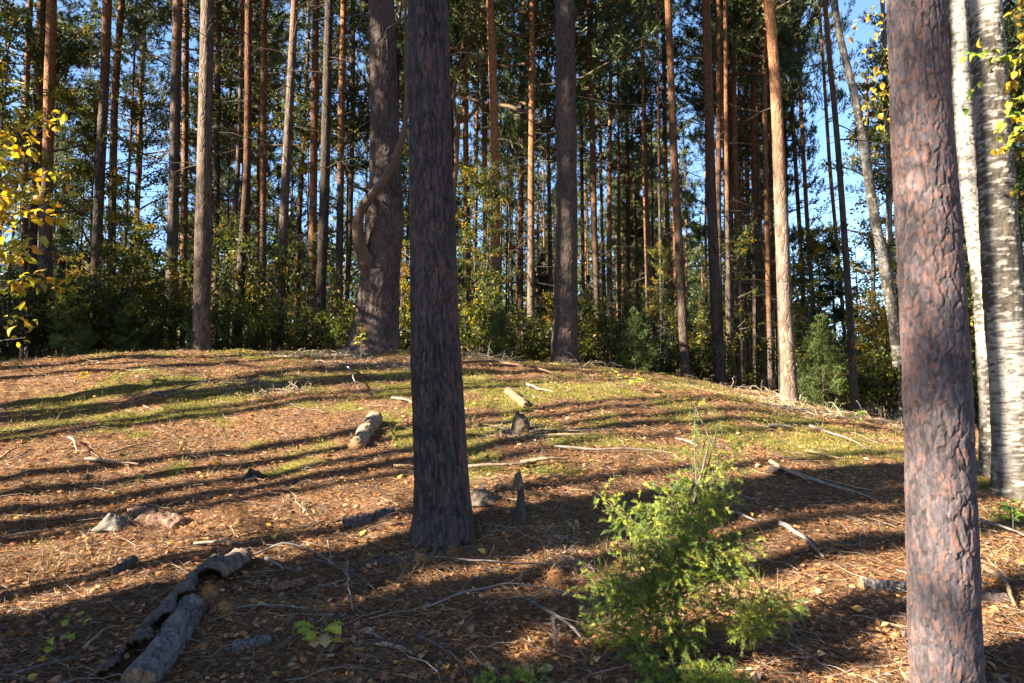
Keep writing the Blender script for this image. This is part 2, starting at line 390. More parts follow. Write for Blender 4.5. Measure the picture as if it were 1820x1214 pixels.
DEADCOL = np.array([[.045, .035, .030]])
def pine(px_pts, D, label, H=19, orange=5.5, crown_z=11.5, nbr=16, blen=1.5, group='pines standing behind the mound', seed=None, brz=(2.5, None), name='pine_tree', sides=18, pale=0., flare=.3):
    seed = seed if seed is not None else int(px_pts[0][0] * 7 + D)
    rg = np.random.default_rng(seed)
    gz, z, x, r = trunk_axis(px_pts, D, H)
    zs = np.concatenate([np.linspace(gz - .15, gz + 1, 12, endpoint=False), np.arange(gz + 1, min(13, H - 1), .16), np.linspace(min(13, H - 1), H, 12)])
    V, Qd, _, Z, X, X0 = build_trunk(gz, z, x, r, D, sides, zs, seed=seed, flare=flare)
    root = empty(name, (X0, D, gz), label, 'tree', group)
    me = new_mesh('trunk', V, Qd, smooth_shade=True, attrs={'above': (Z - orange).ravel(), 'pale': np.full(Z.size, pale)}, mats=[M_mid])
    link('trunk', me, root)
    hz = zs - gz
    hi = (brz[1] or crown_z + 1) 
    bs = branch_set(X, hz, None, brz[0], hi, nbr, blen, rg)
    V, F, C = join([(b[0], b[1], DEADCOL) for b in bs])
    link('dead_branches', new_mesh('dead_branches', V, F, C, mats=[M_wood]), root, kind='stuff')
    put_crown(root, float(np.interp(crown_z, hz, X)), crown_z, H - gz, rg, .45 if 1390 < px_pts[0][0] < 1560 else 1.0)
    return root

# detailed bark ---------------------------------------------------------------------------
def plates(A, Z, RR, seed, cw, ch, depth, pal, rmean, small=.45, orange_amt=.3, lichen=0.0, fiss=(.075, .055, .048), ragged=1.0):
    """scaly pine bark: ragged plates broken by fissures of uneven depth, each built of thin terraced flakes"""
    U = A / (2 * math.pi); n1 = max(6, int(round(2 * math.pi * rmean / cw)))
    hf = (fbm(U * n1 * 3, Z / ch * 4, seed + 4, 2, n1 * 3) - .5)
    wx = (fbm(U * n1, Z / ch * 1.1, seed + 5, 3, n1) - .5) * .9 * ragged + hf * .35
    wy = (fbm(U * n1, Z / ch * 1.1 + 31, seed + 6, 3, n1) - .5) * .8 * ragged - hf * .35
    f1, f2, c1 = voro(U * n1 + wx, Z / ch + wy, seed, n1)
    wid = .04 + .30 * smooth(.35, .65, fbm(U * n1 * .6, Z / ch * .45, seed + 2, 2, max(3, int(n1 * .6))))
    e1 = np.clip((f2 - f1) / wid, 0, 1) ** .8
    n2 = int(n1 / small); f1b, f2b, c2 = voro(U * n2 + wx * 1.6, Z / (ch * small * 1.15) + wy * 1.6, seed + 3, n2); e2 = np.clip((f2b - f1b) / .10, 0, 1)
    n3 = int(n2 * 1.9); f1c, f2c, c3 = voro(U * n3 + wx * 2.5, Z / (ch * small * .62) + wy * 2.5, seed + 19, n3)
    lev = (.45 * c1 + .35 * c2 + .20 * c3); tn = c3 * 9
    big = fbm(U * 5, Z * 1.8, seed + 8, 3, 5)
    d = depth * (.60 * e1 + .75 * lev + .12 * e2) - depth * .8 + (fbm(U * n1 * 5, Z / ch * 6, seed + 9, 2, n1 * 5) - .5) * depth * .30
    ca = np.array(pal[0]); cb = np.array(pal[1]); co = np.array(pal[2])
    c = ca + (cb - ca) * np.clip(c2[..., None] * .45 + .2 * c1[..., None] + .35 * c3[..., None] + .5 * (big[..., None] - .5), 0, 1)
    om = (smooth(.74 - orange_amt * .35, .82 - orange_amt * .3, .45 * c3 + .25 * c2 + .45 * big) * .85)[..., None]
    c = c * (1 - om) + co * om
    if lichen:
        lm = smooth(.66, .74, fbm(U * 40, Z * 22, seed + 12, 3, 40) + .16 * (big - .5) - .10 * (1 - lichen))[..., None]
        c = c * (1 - lm) + np.array([.24, .27, .27]) * lm
    fm = (1 - e1)[..., None] * .6
    c = c * (1 - fm) + np.array(fiss) * fm
    return d, c.reshape(-1, 3)

def near_pine(px_pts, D, label, ns, dz, disp, H=18, zfine=None, flare=.3, name='pine_tree', group=None, seed=3, crown_z=10.5, orange=6, wob=.05, mat_=None, nbr=10, brz=(5, 10)):
    gz, z, x, r = trunk_axis(px_pts, D, H)
    zf = zfine or (at(900, -60, D)[2])
    zs = np.concatenate([np.arange(gz - .12, zf, dz), np.linspace(zf, H, 26)])
    V, Qd, cols, Z, X, X0 = build_trunk(gz, z, x, r, D, ns, zs, disp, seed, flare, wob)
    root = empty(name, (X0, D, gz), label, 'tree', group)
    link('trunk', new_mesh('trunk', V, Qd, cols, smooth_shade=True, mats=[mat_ or M_bark]), root)
    rg = np.random.default_rng(seed)
    if nbr:
        V, F, C = join([(b[0], b[1], DEADCOL) for b in branch_set(X, zs - gz, None, brz[0], brz[1], nbr, 1.6, rg)])
        link('dead_branches', new_mesh('dead_branches', V, F, C, mats=[M_wood]), root, kind='stuff')
    return root, X, zs - gz, gz, X0

# right foreground pine
gr = 'pines in the foreground'
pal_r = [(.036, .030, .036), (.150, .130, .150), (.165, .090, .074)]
root, X, hz, gz, X0 = near_pine([(1625, -60, 104), (1627, 0, 105), (1642, 300, 113), (1663, 600, 121), (1672, 900, 124), (1681, 1214, 129)], 3.4,
    'thick scaly barked pine nearest the camera, grey and orange flakes, right foreground', 210, .0052,
    lambda A, Z, RR: plates(A, Z, RR, 21, .046, .115, .0135, pal_r, .15, .42, .36, 0, (.045,.034,.032)), flare=.02, seed=5, wob=.035)
put_crown(root, float(np.interp(11, hz, X)), 11, 18, np.random.default_rng(2))
st = [((1652, 640), .02), ((1640, 850), .02)]
# central foreground pine
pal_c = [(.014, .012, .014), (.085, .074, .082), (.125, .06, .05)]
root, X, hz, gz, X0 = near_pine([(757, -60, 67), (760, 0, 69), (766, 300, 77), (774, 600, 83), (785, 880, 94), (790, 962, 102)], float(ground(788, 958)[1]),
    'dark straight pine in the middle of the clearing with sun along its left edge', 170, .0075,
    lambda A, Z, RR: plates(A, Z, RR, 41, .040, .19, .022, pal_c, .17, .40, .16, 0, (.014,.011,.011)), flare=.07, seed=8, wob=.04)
put_crown(root, float(np.interp(11.5, hz, X)), 11.5, 18.5, np.random.default_rng(3))
PINE_C = (X0, float(ground(788, 958)[1]))
# old crooked pine
DK = 12.0
pal_k = [(.018, .015, .015), (.095, .08, .078), (.13, .07, .055)]
root, X, hz, gz, X0 = near_pine([(676, -60, 45), (677, 0, 47), (683, 200, 50), (686, 330, 58), (683, 400, 66), (676, 480, 66), (670, 560, 72), (664, 628, 92)], DK,
    'old gnarled pine on the crest with a thick limb curling up its left side', 120, .017,
    lambda A, Z, RR: plates(A, Z, RR, 61, .075, .2, .028, pal_k, .32, .42, .2, 0), flare=.10, seed=12, wob=.10)
put_crown(root, float(np.interp(12, hz, X)), 12, 19, np.random.default_rng(4))
def limb(parent, D, pts, widths, label=None, name='limb', depth=None, ns=14, col=((.030, .023, .021), (.15, .098, .075)), seed=1, origin=(0, 0, 0)):
    """a limb through photo points at distance(s) D, smoothly interpolated"""
    P = np.array([at(px, py, D if depth is None else depth[k]) for k, (px, py) in enumerate(pts)]) - np.array(origin)
    t = np.concatenate([[0], np.cumsum(np.linalg.norm(np.diff(P, axis=0), axis=1))]); T = np.linspace(0, t[-1], 70)
    Pi = np.stack([np.interp(T, t, P[:, k]) for k in range(3)], -1)
    for _ in range(3): Pi[1:-1] = (Pi[:-2] + Pi[1:-1] * 2 + Pi[2:]) / 4
    r = np.interp(T, t, np.array(widths) * .74 / 2 / F_PX * D)
    rg = np.random.default_rng(seed); r = r * (1 + .16 * (fbm(T * 7, T * 0, seed, 3) - .5) * 2)
    v, q = tubes(Pi[None], r[None], ns)
    an = np.tile(np.arange(ns), 70) / ns; tt = np.repeat(T, ns) / max(r.mean(), .01); wv = fbm(an * 9, tt * .8, seed, 2, 9) - .5
    f1, f2, cd = voro(an * 8 + wv, tt * .45 + wv, seed, 8); nzv = .45 * fbm(an * 12, tt * 1.5, seed + 3, 3, 12) + .3 * cd + .25 * np.clip((f2 - f1) / .25, 0, 1)
    cen = np.repeat(Pi, ns, 0); v = cen + (v - cen) * (1 + .5 * (nzv - .5))[:, None]
    c = np.array(col[0]) + (np.array(col[1]) - np.array(col[0])) * nzv[:, None]
    o = link(name, new_mesh(name, v, q, c, True, mats=[M_wood]), parent)
    if label: o['label'] = label
    return o
org = (X0, DK, gz)
limb(root, DK, [(672, 500), (656, 478), (641, 445), (634, 405), (640, 375), (660, 347), (682, 322), (700, 292), (712, 260), (719, 225), (723, 190), (722, 120), (721, 50), (720, -40)],
     [70, 46, 31, 25, 22, 21, 19, 17, 15, 13, 11, 8, 7, 6], 'thick curling limb on the left of the trunk', depth=[12.05, 11.82, 11.66, 11.55, 11.5, 11.45, 11.45, 11.5, 11.5, 11.5, 11.5, 11.5, 11.5, 11.5], origin=org, seed=4, ns=26)
limb(root, DK, [(660, 345), (645, 336), (630, 331), (618, 333)], [9, 8, 6, 3], name='branch', depth=[11.6, 11.4, 11.3, 11.2], origin=org, ns=8)
limb(root, DK, [(688, 52), (700, 44), (714, 34), (728, 26)], [7, 5, 4, 3], name='branch', depth=[11.8, 11.6, 11.5, 11.4], origin=org, ns=8)
limb(root, DK, [(700, 345), (716, 338), (732, 330)], [9, 6, 3], name='branch', depth=[11.9, 11.8, 11.8], origin=org, ns=8)
limb(root, DK, [(648, 560), (630, 540), (612, 538)], [6, 4, 2], name='branch', depth=[11.8, 11.5, 11.4], origin=org, ns=6)
# second thick pine on the crest
pal_2 = [(.020, .016, .016), (.09, .073, .068), (.12, .068, .05)]
root, X, hz, gz, X0 = near_pine([(1003, -60, 34), (1004, 0, 34), (1007, 300, 37), (1006, 500, 40), (1003, 632, 46)], 12.9,
    'straight thick dark pine on the crest right of the central pine', 84, .022,
    lambda A, Z, RR: plates(A, Z, RR, 81, .06, .16, .020, pal_2, .2, .45, .25, 0), flare=.12, seed=15, nbr=14)
put_crown(root, float(np.interp(12, hz, X)), 12, 19.5, np.random.default_rng(5))

# ---------------------------------------------------------------- pines behind the mound (from left to right)
PL = [
 ([(54, 0, 12), (47, 150, 12), (44, 400, 13), (44, 540, 14)], 24, 'thin dark pine behind yellow leaves at far left edge', 6, .0),
 ([(74, 0, 18), (69, 200, 18), (62, 400, 19), (58, 520, 20)], 18, 'left pine of the close orange topped pair behind the yellow leaves', 3.6, 0),
 ([(92, 0, 20), (87, 180, 21), (83, 400, 22), (80, 540, 23)], 16, 'right pine of the close orange topped pair behind the yellow leaves', 3.8, 0),
 ([(191, 0, 18), (186, 150, 18), (181, 240, 19), (174, 400, 19), (168, 540, 20)], 17, 'slim leaning brown pine right of the orange topped pair', 7.5, 0),
 ([(217, 0, 13), (208, 110, 14), (203, 200, 14), (199, 400, 15), (198, 540, 15)], 21, 'dark pine with side branches close behind the slim leaning brown pine', 7, 1),
 ([(258, 0, 9), (252, 130, 10), (246, 300, 10), (240, 480, 11)], 31, 'thin orange pine leaning left in the left background', 4, 0),
 ([(316, 0, 18), (313, 130, 19), (310, 300, 20), (306, 450, 21), (302, 590, 22)], 16.5, 'smooth brown pine immediately left of the pale grey one', 8, 0),
 ([(331, 0, 12), (329, 260, 12), (327, 400, 13), (324, 560, 13)], 23, 'orange pine half hidden behind the smooth brown pine', 3, 0),
 ([(369, 0, 25), (365, 200, 27), (361, 400, 30), (358, 618, 33)], 12.9, 'sunlit pale grey pine at the left end of the crest', 9, 0),
 ([(389, 0, 10), (387, 200, 11), (385, 400, 11), (382, 618, 12)], 22, 'thin straight dark pine touching the pale grey one', 9, 0),
 ([(430, 0, 8), (427, 200, 8), (422, 320, 9), (412, 440, 12), (405, 530, 13)], 20, 'thin dark stem leaning right of the pale grey pine', 9, 1),
 ([(442, 0, 13), (441, 200, 14), (439, 320, 15), (430, 450, 16), (422, 612, 18)], 16, 'curved orange pine bending left towards its dark base', 3.4, 0),
 ([(469, 0, 12), (468, 200, 13), (467, 400, 13), (465, 620, 15)], 18, 'straight orange pine between the curved pine and the leaning one', 3.6, 0),
 ([(524, 0, 13), (517, 150, 15), (508, 310, 16), (501, 470, 17), (495, 620, 19)], 15.5, 'brown pine leaning right, left of the crooked old pine', 7.5, 0),
 ([(562, 0, 12), (559, 180, 14), (557, 320, 14), (555, 450, 15), (555, 606, 15)], 19, 'orange pine close to the dark one left of the old pine', 3.2, 0),
 ([(585, 0, 15), (580, 200, 17), (577, 350, 18), (572, 480, 18), (567, 608, 20)], 15.2, 'straight dark pine third to the left of the crooked old pine', 9, 0),
 ([(611, 0, 11), (607, 200, 13), (604, 400, 13), (601, 572, 14)], 20, 'brown pine second to the left of the crooked old pine', 6, 1),
 ([(627, 0, 9), (627, 200, 9), (622, 400, 10), (614, 560, 11)], 25, 'thin dark pine immediately left of the crooked old pine', 8, 1),
 ([(798, 0, 9), (802, 200, 9), (803, 400, 10), (806, 560, 10)], 27, 'thin orange pine immediately right of the central dark pine', 3, 0),
 ([(822, 0, 9), (825, 150, 10), (828, 270, 10), (831, 420, 11), (832, 560, 12)], 25, 'bright orange pine behind the forked curling branches', 2, 0),
 ([(848, 120, 7), (846, 300, 8), (845, 400, 8), (840, 560, 9)], 31, 'thin dark pine leaning right behind the forked tree', 8, 0),
 ([(858, 0, 10), (861, 200, 10), (863, 400, 10), (865, 560, 11)], 24, 'straight dark pine between forked tree and bright orange pine', 6, 1),
 ([(871, 0, 14), (876, 130, 15), (880, 280, 16), (882, 450, 16), (882, 590, 17)], 17, 'bright orange pine left of the thick crest pine', 2.2, 0),
 ([(928, 200, 8), (926, 350, 9), (925, 520, 10)], 30, 'thin reddish pine left of the feathery green pine', 3, 0),
 ([(946, 0, 11), (945, 200, 12), (944, 320, 12), (943, 612, 14)], 18, 'pine with feathery green branches left of the thick crest pine', 4, 2),
 ([(1030, 0, 6), (1034, 300, 6), (1038, 600, 7)], 30, 'very thin brown pine hard against the thick crest pine', 5, 0),
 ([(1048, 0, 10), (1052, 200, 11), (1056, 400, 11), (1063, 602, 12)], 20, 'orange brown pine one step right of the thick crest pine', 4, 0),
 ([(1066, 200, 6), (1070, 400, 6), (1075, 560, 7)], 37, 'hair thin dark pine between the two orange brown ones', 8, 0),
 ([(1108, 0, 7), (1113, 200, 7), (1116, 350, 8), (1116, 570, 9)], 30, 'thin sunlit pine above the bright green bush', 3, 0),
 ([(1139, 0, 8), (1144, 200, 8), (1150, 400, 9), (1158, 606, 10)], 26, 'thin dark pine immediately right of bright green bush', 6, 1),
 ([(1178, 0, 7), (1183, 300, 8), (1188, 450, 9), (1199, 630, 9)], 27, 'thin pine close left of the tall bright orange one', 4, 0),
 ([(1187, 0, 12), (1193, 150, 13), (1199, 300, 14), (1208, 460, 15), (1218, 660, 17)], 13.6, 'tall bright orange pine leaning left in the centre right', 2.4, 0),
 ([(1255, 0, 15), (1259, 150, 16), (1263, 320, 18), (1270, 480, 20), (1278, 645, 22)], 14.5, 'stout dark pine right of the tall bright orange one', 4.5, 1),
 ([(1289, 0, 7), (1291, 260, 8), (1294, 450, 9), (1298, 688, 10)], 17, 'thin straight pine touching the stout dark pine on its right', 5, 0),
 ([(1302, 0, 9), (1306, 260, 10), (1311, 450, 10), (1318, 665, 11)], 21, 'dark brown pine in the row left of the sunlit pale pine', 4, 0),
 ([(1325, 100, 7), (1328, 300, 8), (1333, 660, 9)], 28, 'slender pine third left of the sunlit pale pine', 4, 0),
 ([(1338, 60, 9), (1340, 300, 10), (1344, 670, 11)], 22, 'dark pine second left of the sunlit pale pine', 6, 0),
 ([(1357, 0, 8), (1360, 250, 9), (1363, 400, 9), (1370, 685, 10)], 20, 'orange pine immediately left of the sunlit pale pine', 2.6, 0),
 ([(1367, 0, 18), (1373, 80, 19), (1380, 180, 21), (1387, 350, 25), (1394, 520, 27), (1404, 712, 29)], 10.6, 'sunlit pale pine with pinkish top on the right slope', 3.3, 3),
 ([(1393, 100, 6), (1397, 350, 7), (1403, 600, 8)], 29, 'thin dark pine half behind the sunlit pale pine', 7, 0),
 ([(1404, 60, 7), (1408, 200, 7), (1422, 420, 8), (1432, 620, 9)], 28, 'thin pine leaning left between pale pine and leaning dark one', 5, 0),
 ([(1419, 60, 7), (1424, 200, 7), (1436, 420, 8), (1452, 640, 9)], 27, 'second thin pine leaning left right of the pale pine', 5, 0),
 ([(1466, 160, 6), (1475, 300, 7), (1490, 460, 7), (1505, 640, 8)], 26, 'very thin reddish pine beside the dark leaning pine', 3, 0),
 ([(1466, 0, 9), (1475, 110, 10), (1487, 230, 11), (1498, 380, 12), (1508, 520, 13), (1520, 742, 16)], 11.2, 'dark slender pine leaning left at the foot of the right slope', 5, 3),
 ([(1545, 300, 6), (1552, 480, 7), (1556, 640, 7)], 34, 'far thin dark trunk left of the leaning birch', 9, 0),
]
for pts, D, lab, orange, style in PL:
    near = D < 14
    H = 17.5 + (pts[0][0] * 13 % 5)
    pine(pts, D, lab, H=H, orange=orange, crown_z=(7.2 if style == 2 else 9.5 + (pts[0][0] % 4)), nbr={0: 30, 1: 44, 2: 40, 3: 8}[style], blen={0: 1.7, 1: 2.4, 2: 2.0, 3: 1.2}[style],
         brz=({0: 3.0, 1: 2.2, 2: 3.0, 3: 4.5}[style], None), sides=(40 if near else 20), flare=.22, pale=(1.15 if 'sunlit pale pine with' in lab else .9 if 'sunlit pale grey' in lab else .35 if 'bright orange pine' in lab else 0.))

# ---------------------------------------------------------------- forked tree with curling branches
Df = 20.0
g0 = at(808, 560, Df); gzf = float(tz(g0[0], Df, False))
fk = empty('forked_tree', (g0[0], Df, gzf), 'twisted pale tree forking into two curling limbs right of the central pine', 'tree')
o3 = (g0[0], Df, gzf)
limb(fk, Df, [(806, 640), (806, 560), (804, 450), (805, 370), (811, 290), (815, 222), (812, 205)], [14, 13, 11, 11, 10, 10, 9], name='trunk', origin=o3, seed=8, col=((.08, .05, .035), (.24, .14, .09)))
limb(fk, Df, [(812, 207), (806, 185), (807, 155), (818, 122), (832, 96), (836, 60), (836, 20), (836, -60)], [9, 9, 9, 9, 8, 7, 6, 5], origin=o3, seed=9, col=((.08, .05, .035), (.26, .15, .09)))
limb(fk, Df, [(814, 218), (828, 213), (842, 200), (853, 180), (858, 150), (850, 110), (846, 60), (845, -60)], [9, 9, 9, 8, 7, 6, 5, 4], origin=o3, seed=10, col=((.08, .05, .035), (.26, .15, .09)))
put_crown(fk, .6, 12.5, 19, np.random.default_rng(12))

# ---------------------------------------------------------------- birches
def birch_disp(seed, rm, dark=0.2, darkz=None):
    def f(A, Z, RR):
        U = A / (2 * math.pi)
        len_ = fbm(U * 12, Z * 75, seed, 3, 12); wide = fbm(U * 5, Z * 7, seed + 4, 3, 5); patch = fbm(U * 3, Z * 1.6, seed + 7, 4, 3)
        lent = smooth(.57, .66, len_ + .10 * (wide - .5))
        rough = smooth(.62 - dark * .35, .72 - dark * .25, patch + (0 if darkz is None else darkz(Z)))
        white = np.array([.30, .28, .262]); c = white * (1 - .22 * wide[..., None])
        c = c * (1 - lent[..., None] * .8) + np.array([.05, .042, .038]) * lent[..., None] * .8
        fl = fbm(U * 26, Z * 26, seed + 9, 3, 26)
        dk = np.array([.045, .039, .032]) * (.7 + fl[..., None] * 1.4)
        flecks = smooth(.60, .66, fbm(U * 12, Z * 40, seed + 13, 2, 12))[..., None]
        dk = dk * (1 - flecks * .8) + np.array([.26, .245, .23]) * flecks * .8
        c = c * (1 - rough[..., None]) + dk * rough[..., None]
        d = -.004 * lent + rough * (fbm(U * 24, Z * 14, seed + 11, 3, 24) - .5) * .02 + (wide - .5) * .006
        return d, c.reshape(-1, 3)
    return f
DB2 = float(ground(1806, 880)[1]); DB1 = float(ground(1757, 846)[1])
b1, X1, hz1, gzb1, X01 = near_pine([(1698, -60, 35), (1701, 0, 36), (1709, 158, 38), (1719, 300, 38), (1728, 370, 38), (1746, 527, 34), (1754, 633, 38), (1758, 750, 34), (1757, 846, 38)], DB1,
    'white birch with bright smooth bark, left one of the two at the right edge', 110, .012,
    birch_disp(3, .12, .38, lambda Z: .26 * smooth(2.0, .7, Z)), name='birch_tree', flare=.15, seed=20, mat_=M_birch, wob=.06, nbr=0)
b2, X2, hz2, gzb2, X02 = near_pine([(1748, -60, 61), (1751, 0, 62), (1767, 264, 68), (1783, 527, 76), (1798, 700, 76), (1806, 885, 84)], DB2,
    'thicker grey mottled birch at the right edge behind the white one', 140, .011,
    birch_disp(17, .19, .6, lambda Z: .13 + .12 * smooth(1.4, 2.0, Z) - .22 * smooth(3.0, 3.6, Z) - .08 * smooth(1.9, .9, Z)), name='birch_tree', flare=.2, seed=22, mat_=M_birch, wob=.05, nbr=0)
b3, X3, hz3, gzb3, X03 = near_pine([(1490, 60, 13), (1517, 158, 15), (1535, 253, 17), (1551, 369, 19), (1572, 475, 20), (1590, 580, 22), (1604, 700, 24)], 12.5,
    'birch with black patches leaning left behind the foreground pine', 40, .03,
    birch_disp(29, .11, 1.0), name='birch_tree', flare=.2, seed=24, mat_=M_birch, wob=.05, nbr=8, brz=(3, 9))  # real black bark patches, spread wider to darken the birch standing in shade
b4, X4, hz4, gzb4, X04 = near_pine([(1572, 100, 9), (1579, 300, 11), (1582, 480, 12), (1586, 660, 13)], 17,
    'slim straight birch close beside the leaning birch', 24, .05, birch_disp(35, .08, .8), name='birch_tree', flare=.2, seed=26, mat_=M_birch, nbr=8, brz=(3, 9))

# broad leaved crowns ---------------------------------------------------------------------
GREENS = [(.026, .044, .010), (.044, .064, .012), (.095, .112, .016)]
YELLOWS = [(.34, .24, .02), (.40, .25, .02), (.24, .22, .02), (.15, .17, .02), (.36, .17, .02)]
def leaf_cloud(seed, shape, n, L, cols, p=None, stems=10, stemcol=(.07, .05, .04), clump=14, H=3., Rr=1.2, up=.3):
    rg = np.random.default_rng(seed); K = 7; s = np.linspace(0, 1, K)
    az = rg.uniform(0, 6.28, stems)
    if shape == 'bush':
        tip = np.stack([np.cos(az) * Rr * rg.uniform(.2, 1, stems), np.sin(az) * Rr * rg.uniform(.2, 1, stems), H * rg.uniform(.55, 1, stems)], -1)
        base = np.stack([rg.normal(0, .06, stems), rg.normal(0, .06, stems), np.zeros(stems)], -1)
        mid = base * .5 + tip * .5 + rg.normal(0, .12, (stems, 3)); mid[:, 2] += H * .12
    else:   # crown of limbs rising from a stem
        z0 = H * rg.uniform(.0, .85, stems)
        base = np.stack([0 * z0, 0 * z0, z0], -1)
        ln = Rr * (1 - .6 * z0 / H) * rg.uniform(.5, 1.1, stems)
        tip = base + np.stack([np.cos(az) * ln, np.sin(az) * ln, ln * rg.uniform(.1, .9, stems)], -1); mid = base * .5 + tip * .5 + rg.normal(0, .1, (stems, 3))
    s_ = s[None, :, None]; P = base[:, None] * (1 - s_) ** 2 + 2 * mid[:, None] * s_ * (1 - s_) + tip[:, None] * s_ ** 2
    tv, tq = tubes(P, np.full((stems, 1), .006 + .004 * H) * (1 - .8 * s), 4)
    m = n // clump; w_ = rg.integers(0, stems, m); t = rg.uniform(.18, 1, m) ** .75; f = t * (K - 1); i0 = np.minimum(f.astype(int), K - 2); fr = (f - i0)[:, None]
    c = P[w_, i0] * (1 - fr) + P[w_, i0 + 1] * fr
    twd = norm(rg.normal(size=(m, 3)) * np.array([1, 1, .4])); tl = rg.uniform(.15, .55, m) * (.35 + Rr * .3)
    s4 = np.linspace(0, 1, 4); P2 = c[:, None] + twd[:, None] * (tl[:, None] * s4)[:, :, None]
    v2, q2 = tubes(P2, np.full((m, 1), .0045) * (1 - .7 * s4), 3)
    cc = np.repeat(c, clump, 0) + np.repeat(twd * tl[:, None], clump, 0) * rg.uniform(.15, 1.05, (m * clump, 1)) + rg.normal(0, .05, (m * clump, 3))
    cc[:, 2] = np.maximum(cc[:, 2], .04)
    d = rg.normal(size=(m * clump, 3)); d[:, 2] -= .3
    v, ff = leaves2(cc, d, L * rg.uniform(.7, 1.2, m * clump), L * .62 * rg.uniform(.8, 1.1, m * clump), rg, .15, up * 3)
    lc = np.repeat(pick(cols, m, clump, rg, .25, p) * rg.uniform(.8, 1.2, (m * clump, 1)), 7, 0)
    V, F, C = join([(v, ff, lc)]), None, None
    return (V[0], V[1], V[2]), join([(tv, tq, np.array([stemcol])), (v2, q2, np.array([stemcol]))])
def bush_meshes(seed, **kw):
    a, b = leaf_cloud(seed, 'bush', **kw)
    return new_mesh('foliage', a[0], a[1], a[2], mats=[M_leaf]), new_mesh('stems', b[0], b[1], b[2], mats=[M_wood])
MIX = GREENS + [(.14, .135, .015), (.26, .20, .018)]
BUSH = [bush_meshes(301, n=2600, L=.075, cols=MIX, p=[.35, .3, .18, .11, .06], stems=12, H=1.9, Rr=1.0),
        bush_meshes(302, n=3000, L=.070, cols=MIX, p=[.25, .3, .2, .15, .10], stems=14, H=2.5, Rr=1.2),
        bush_meshes(303, n=2200, L=.065, cols=GREENS, stems=16, H=1.3, Rr=1.0),
        bush_meshes(304, n=2400, L=.075, cols=MIX, p=[.1, .2, .25, .2, .25], stems=10, H=3.3, Rr=1.1)]
def bush(v, x, y, s, label, group='leafy bushes behind the crest', rot=None, name='leafy_bush', cat='bush'):
    r = empty(name, (x, y, float(tz(x, y, False)) - .03), label, cat, group, random.uniform(0, 6.28) if rot is None else rot)
    r.scale = (s, s, s * random.uniform(.9, 1.1))
    link('foliage', BUSH[v][0], r); link('stems', BUSH[v][1], r); return r
def conifer_mesh(seed, H, Rr, nb, col=(.035, .062, .03), L=.055, tw=22, droop=.1, W=.012, g=16):
    rg = np.random.default_rng(seed); z = H * rg.uniform(.03, .98, nb); az = rg.uniform(0, 6.28, nb); ln = Rr * (1 - z / H) ** .8 * rg.uniform(.7, 1.1, nb) + .05
    K = 5; s = np.linspace(0, 1, K); dirs = np.stack([np.cos(az), np.sin(az), rg.uniform(-.1, .4, nb)], -1)
    P = np.stack([0 * z, 0 * z, z], -1)[:, None] + dirs[:, None] * (ln[:, None] * s)[:, :, None]; P[:, :, 2] -= droop * ln[:, None] * s ** 2
    bv, bf = tubes(P, np.full((nb, 1), .008) * (1 - .7 * s), 3)
    tz_ = np.linspace(0, H, 12); TP = np.stack([0 * tz_, 0 * tz_, tz_], -1)[None]; sv, sf = tubes(TP, (.012 * H * (1 - .93 * tz_ / H))[None], 7)
    m = nb * tw; w_ = np.repeat(np.arange(nb), tw); t = rg.uniform(.1, 1, m); f = t * (K - 1); i0 = np.minimum(f.astype(int), K - 2); fr = (f - i0)[:, None]
    c = P[w_, i0] * (1 - fr) + P[w_, i0 + 1] * fr
    td = norm(dirs[w_] * .8 + rg.normal(size=(m, 3)) * .7); tl = ln[w_] * .28 * (1.2 - t) + .05
    cc = np.repeat(c, g, 0) + np.repeat(td * tl[:, None], g, 0) * rg.uniform(0, 1, (m * g, 1))
    d = norm(rg.normal(size=(m * g, 3)) * .8 + np.repeat(td, g, 0))
    v, f3 = blades(cc, d, L * rg.uniform(.6, 1.2, m * g), W, rg)
    lc = np.repeat(np.array([col]) * rg.uniform(.6, 1.5, (m, 1)), g * 3, 0)
    return new_mesh('foliage', v, f3, lc, mats=[M_needle]), new_mesh('stem', *join([(bv, bf, DEADCOL), (sv, sf, DEADCOL)]), mats=[M_wood])
CONI = [conifer_mesh(401, 1.6, .55, 60, (.06, .10, .03)), conifer_mesh(402, 6.5, 1.5, 130, (.035, .06, .026), .08, 22, .25, .02, 14), conifer_mesh(403, 2.2, .8, 70, (.085, .12, .035)), conifer_mesh(404, 13, 2.3, 210, (.022, .040, .018), .16, 26, .35, .035, 12)]
def conifer(v, x, y, s, label, group=None, name='young_conifer'):
    r = empty(name, (x, y, float(tz(x, y, False)) - .02), label, 'young conifer', group, random.uniform(0, 6.28)); r.scale = (s, s, s)
    link('foliage', CONI[v][0], r); link('stem', CONI[v][1], r); return r

